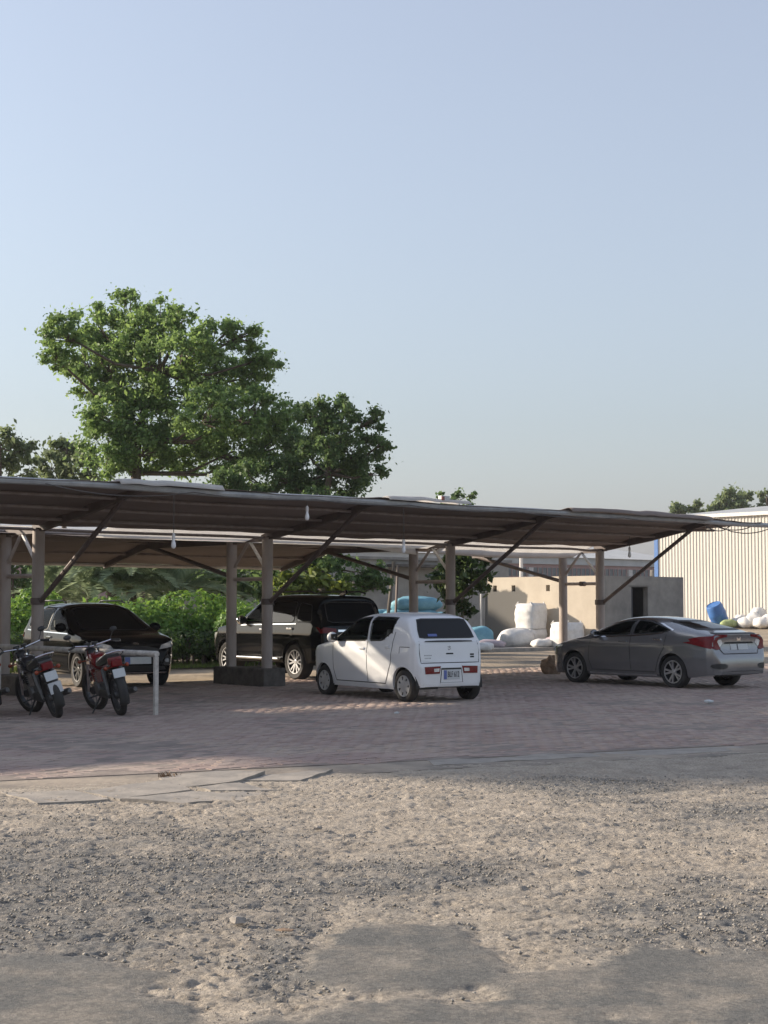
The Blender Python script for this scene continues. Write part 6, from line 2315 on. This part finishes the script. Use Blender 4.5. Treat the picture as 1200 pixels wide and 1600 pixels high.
low = []
for i in range(16):
    p = S(-5 + i * .9, 9.7 + .1 * math.sin(i * 2.1), 0)
    low.append((p.x, p.y, .60, .62, .62, .36))
for i in range(4):
    seg = low[i * 4:(i + 1) * 4]
    hedge('clipped_hedge', ('low clipped dark hedge beyond the motorcycle bay', 'low clipped dark hedge behind the black crossover', 'low clipped dark hedge between the two black cars', 'low clipped dark hedge behind the black four wheel drive')[i],
          seg, 4200, .055, M['leaf_hedge_low'], 40 + i, (seg[1][0], seg[1][1], 0), 4, 'low clipped hedge row')
mounds = [(25, 965, 1.55, 1.0, 'bright green bush behind the motorcycle bay posts'), (60, 945, 1.2, .95, 'bright green rounded bush left of the black crossover roof'), (165, 955, 1.2, .8, 'bright green bush top seen over the black crossover'), (225, 962, 1.35, .85, 'lower bright green mound right of the crossover windscreen'), (300, 950, 1.75, 1.0, 'tallest bright green rounded hedge mound between the parked black cars'), (350, 958, 1.2, .9, 'bright green hedge mound beside the rear post'), (395, 965, 1.2, .85, 'bright green hedge mound in front of the four wheel drive bonnet')]
for i, (px, py, w, hh, lab) in enumerate(mounds):
    Zm = 41.5 + (i % 3) * .8
    p = dpt(px, py, Zm)
    blobs = [(p.x, Zm, max(.75, p.z - hh * .35), w * .62, .9, hh * .85), (p.x - w * .35, Zm - .25, .8, w * .5, .8, .72), (p.x + w * .4, Zm - .2, .75, w * .5, .8, .7)]
    hedge('rounded_bush', lab, blobs, 5200, .065, M['leaf_hedge'], 50 + i, (p.x, Zm, 0), 3, 'bright green rounded bushes', 'bush')


for i, (aq, bq_, lab) in enumerate(((-6.5, 11.0, 'bright green bush at the outer end of the clipped hedge'), (-9.0, 11.4, 'bright green bush a little past the outer end of the clipped hedge'), (-12.0, 11.2, 'bright green bush well past the outer end of the clipped hedge'))):
    p = S(aq, bq_)
    hedge('rounded_bush', lab, [(p.x, p.y, 1.1, 1.3, 1.0, 1.0), (p.x - .7, p.y - .3, .8, .9, .8, .75), (p.x + .8, p.y + .3, .8, .9, .8, .75)], 4200, .075, M['leaf_hedge'], 90 + i, (p.x, p.y, 0), 3, 'bright green rounded bushes', 'bush')


# palms
def palm(px, py, Z, seed, label, nf=26, L=2.5):
    c_ = dpt(px, py, Z)
    r_ = empty('date_palm', (c_.x, Z, 0))
    tag(r_, label, 'palm', 'young palms behind the hedge')
    rr_ = random.Random(seed)
    tk = MB()
    pts = [(0, 0, 0), (.03, 0, c_.z * .5), (0, 0, c_.z)]
    tk.tube(pts, [.20, .17, .15], 10)
    tk.build('trunk', M['trunk'], r_, 40)
    for f in range(nf):
        az = rr_.uniform(0, 2 * math.pi)
        el = rr_.uniform(.45, 1.4)
        l_ = L * rr_.uniform(.75, 1.1)
        pts = []
        h0 = Vector((math.cos(az), math.sin(az), 0))
        for i in range(9):
            u = i / 8
            r0 = l_ * u
            pts.append(Vector((0, 0, c_.z)) + h0 * (r0 * math.cos(el) + .25 * l_ * u * u * math.cos(el)) + Vector((0, 0, r0 * math.sin(el) - .75 * l_ * u ** 2.3 * (1.1 - el * .4))))
        mb = MB()
        mb.tube(pts, [.022 - .018 * i / 8 for i in range(9)], 4, False)
        vs, fs = [], []
        for i in range(40):
            u = .14 + .86 * i / 39
            k = min(7, int(u * 8))
            q = pts[k].lerp(pts[k + 1], u * 8 - k)
            tan = (pts[k + 1] - pts[k]).normalized()
            sd = tan.cross(Vector((0, 0, 1)))
            if sd.length < .05: sd = Vector((1, 0, 0))
            sd.normalize()
            upv = sd.cross(tan)
            ll = .42 * math.sin(math.pi * min(1, .18 + u * .78)) + .06
            for s in (1, -1):
                dd = (tan * .75 + sd * s * .75 + upv * rr_.uniform(.1, .4)).normalized()
                tip = q + dd * ll + Vector((0, 0, -.05 * ll))
                w = tan * .022
                n0 = len(vs)
                vs += [q - w, q + w, q + dd * ll * .6 + w * .9, tip, q + dd * ll * .6 - w * .9]
                fs += [(n0, n0 + 1, n0 + 2, n0 + 3, n0 + 4)]
        mb.add(vs, fs)
        me = bpy.data.meshes.new('frond')
        me.from_pydata(mb.v, [], mb.f)
        me.materials.append(M['leaf_palm'])
        put('frond', me, r_)
    return r_


palm(140, 935, 45, 3, 'feathery palm with fronds just behind the black crossover roof')
palm(205, 925, 45.5, 4, 'feathery palm in the middle of the group behind the crossover')
palm(272, 932, 45, 5, 'feathery palm whose fronds arch over the tallest hedge mound')
palm(85, 945, 47.5, 6, 'feathery palm partly hidden by the post beside the motorcycles')
palm(175, 920, 49, 8, 'taller palm standing behind the others in the group')

# the planted row goes on past the motorcycle bay
for i, (aq, bq_, h_) in enumerate(((-11, 13.5, 5.5), (-15, 12.5, 6.0), (-19.5, 13.0, 5.5), (-24, 12.0, 6.2), (-29, 12.5, 5.8), (-34, 12, 6.0))):
    p = S(aq, bq_)
    rr = random.Random(i)
    bl = [(p.x + rr.uniform(-1.6, 1.6), p.y + rr.uniform(-1.6, 1.6), z_, rr.uniform(1.0, 1.5)) for z_ in np.linspace(1.0, h_ - 1.2, 9)]
    make_tree('garden_tree', ('bushy garden tree next past the palms', 'second bushy garden tree along from the palms', 'third bushy garden tree along from the palms', 'fourth bushy garden tree along from the palms', 'fifth bushy garden tree along from the palms', 'last bushy garden tree along from the palms')[i],
              (p.x, p.y, 0), bl, 4500, .17, M['leaf_b'], 70 + i, .16, [(p.x, p.y, 0), (p.x, p.y, 1.5), (p.x + .1, p.y, 3.0), (p.x, p.y, h_ - 1.6)], 'garden trees past the motorcycle bay', twigs=False)

for i, (x_, y_, lab) in enumerate(((-20.5, 22.6, 'tall clear stemmed tree added out of view to shade the paving'), (-24.0, 25.5, 'tall clear stemmed tree added farther out of view to shade the paving'), (-21.5, 27.3, 'tall clear stemmed tree added for shade between the motorcycle bay and the garden trees'))):  # unseen trees, added so that their shadows cover the paving
    rr = random.Random(40 + i)
    bl = [(x_ + rr.uniform(-1.5, 1.5), y_ + rr.uniform(-1.5, 1.5), z_, rr.uniform(.9, 1.4)) for z_ in np.linspace(8.4 if i < 2 else 9.6, 11.2, 13)]
    make_tree('added_shade_tree', lab, (x_, y_, 0), bl, 9000, .17, M['leaf_a'], 90 + i, .25, [(x_, y_, 0), (x_, y_, 4), (x_ + .2, y_, 7.5), (x_, y_, 11)], 'unseen trees added to shade the paving', twigs=False)

# grass strip below the hedge
rs_ = np.random.RandomState(4)
n = 9000
aq, bq_ = rs_.uniform(-6, 11, n), rs_.uniform(8.6, 11.5, n)
X, Y = OX + aq * CT - bq_ * ST, OY + aq * ST + bq_ * CT
h = rs_.uniform(.04, .12, n)
wv = rs_.uniform(-.03, .03, (n, 2))
V = np.stack([np.stack([X - .01, Y, np.full(n, -.02)], -1), np.stack([X + .01, Y, np.full(n, -.02)], -1), np.stack([X + wv[:, 0], Y + wv[:, 1], h], -1)], 1).reshape(-1, 3)
o = put('grass_strip', fast_mesh('grass_strip', V, np.arange(3 * n).reshape(-1, 3), leaf_mat('grass_blade', (.08, .13, .03), (.18, .25, .06)), 3))
tag(o, 'short green grass strip along the foot of the hedge', 'grass', None, 'stuff')

# ================================================================== AIR
hz = MB().box((0, 300, 6.9), (1900, 1900, 16.2)).build('haze', None)
hm = bpy.data.materials.new('dusty_air')
hm.use_nodes = True
hn = hm.node_tree
hn.nodes.clear()
pv = hn.nodes.new('ShaderNodeVolumePrincipled')
pv.inputs['Color'].default_value = (0.88, 0.92, 1.0, 1)
pv.inputs['Density'].default_value = 0.00025
pv.inputs['Anisotropy'].default_value = 0.2
ho = hn.nodes.new('ShaderNodeOutputMaterial')
hn.links.new(pv.outputs[0], ho.inputs['Volume'])
hz.data.materials.clear()
hz.data.materials.append(hm)
tag(hz, 'thin dusty haze in the air over the whole yard', 'haze', None, 'stuff')

# dry weed tuft in the slab joint, by the broken corner
rr = random.Random(12)
for px, py, nn, lab in ((264, 1217, 34, 'dry weed tuft growing at the broken slab corner'),):
    p = gpt(px, py)
    wb = MB()
    for i in range(nn):
        az, ln = rr.uniform(0, 6.28), rr.uniform(.03, .07)
        x0, y0 = rr.uniform(-.09, .09), rr.uniform(-.05, .05)
        dx, dy = math.cos(az) * ln * .6, math.sin(az) * ln * .6
        wb.add([(x0 - .006, y0, 0), (x0 + .006, y0, 0), (x0 + dx * .5 + .004, y0 + dy * .5, ln * .6), (x0 + dx, y0 + dy, ln * .8)], [(0, 1, 2), (0, 2, 3)])
    o = wb.build('weed_tuft', M['rubble'], None, loc=(p.x, p.y, .015))
    tag(o, lab, 'weed')
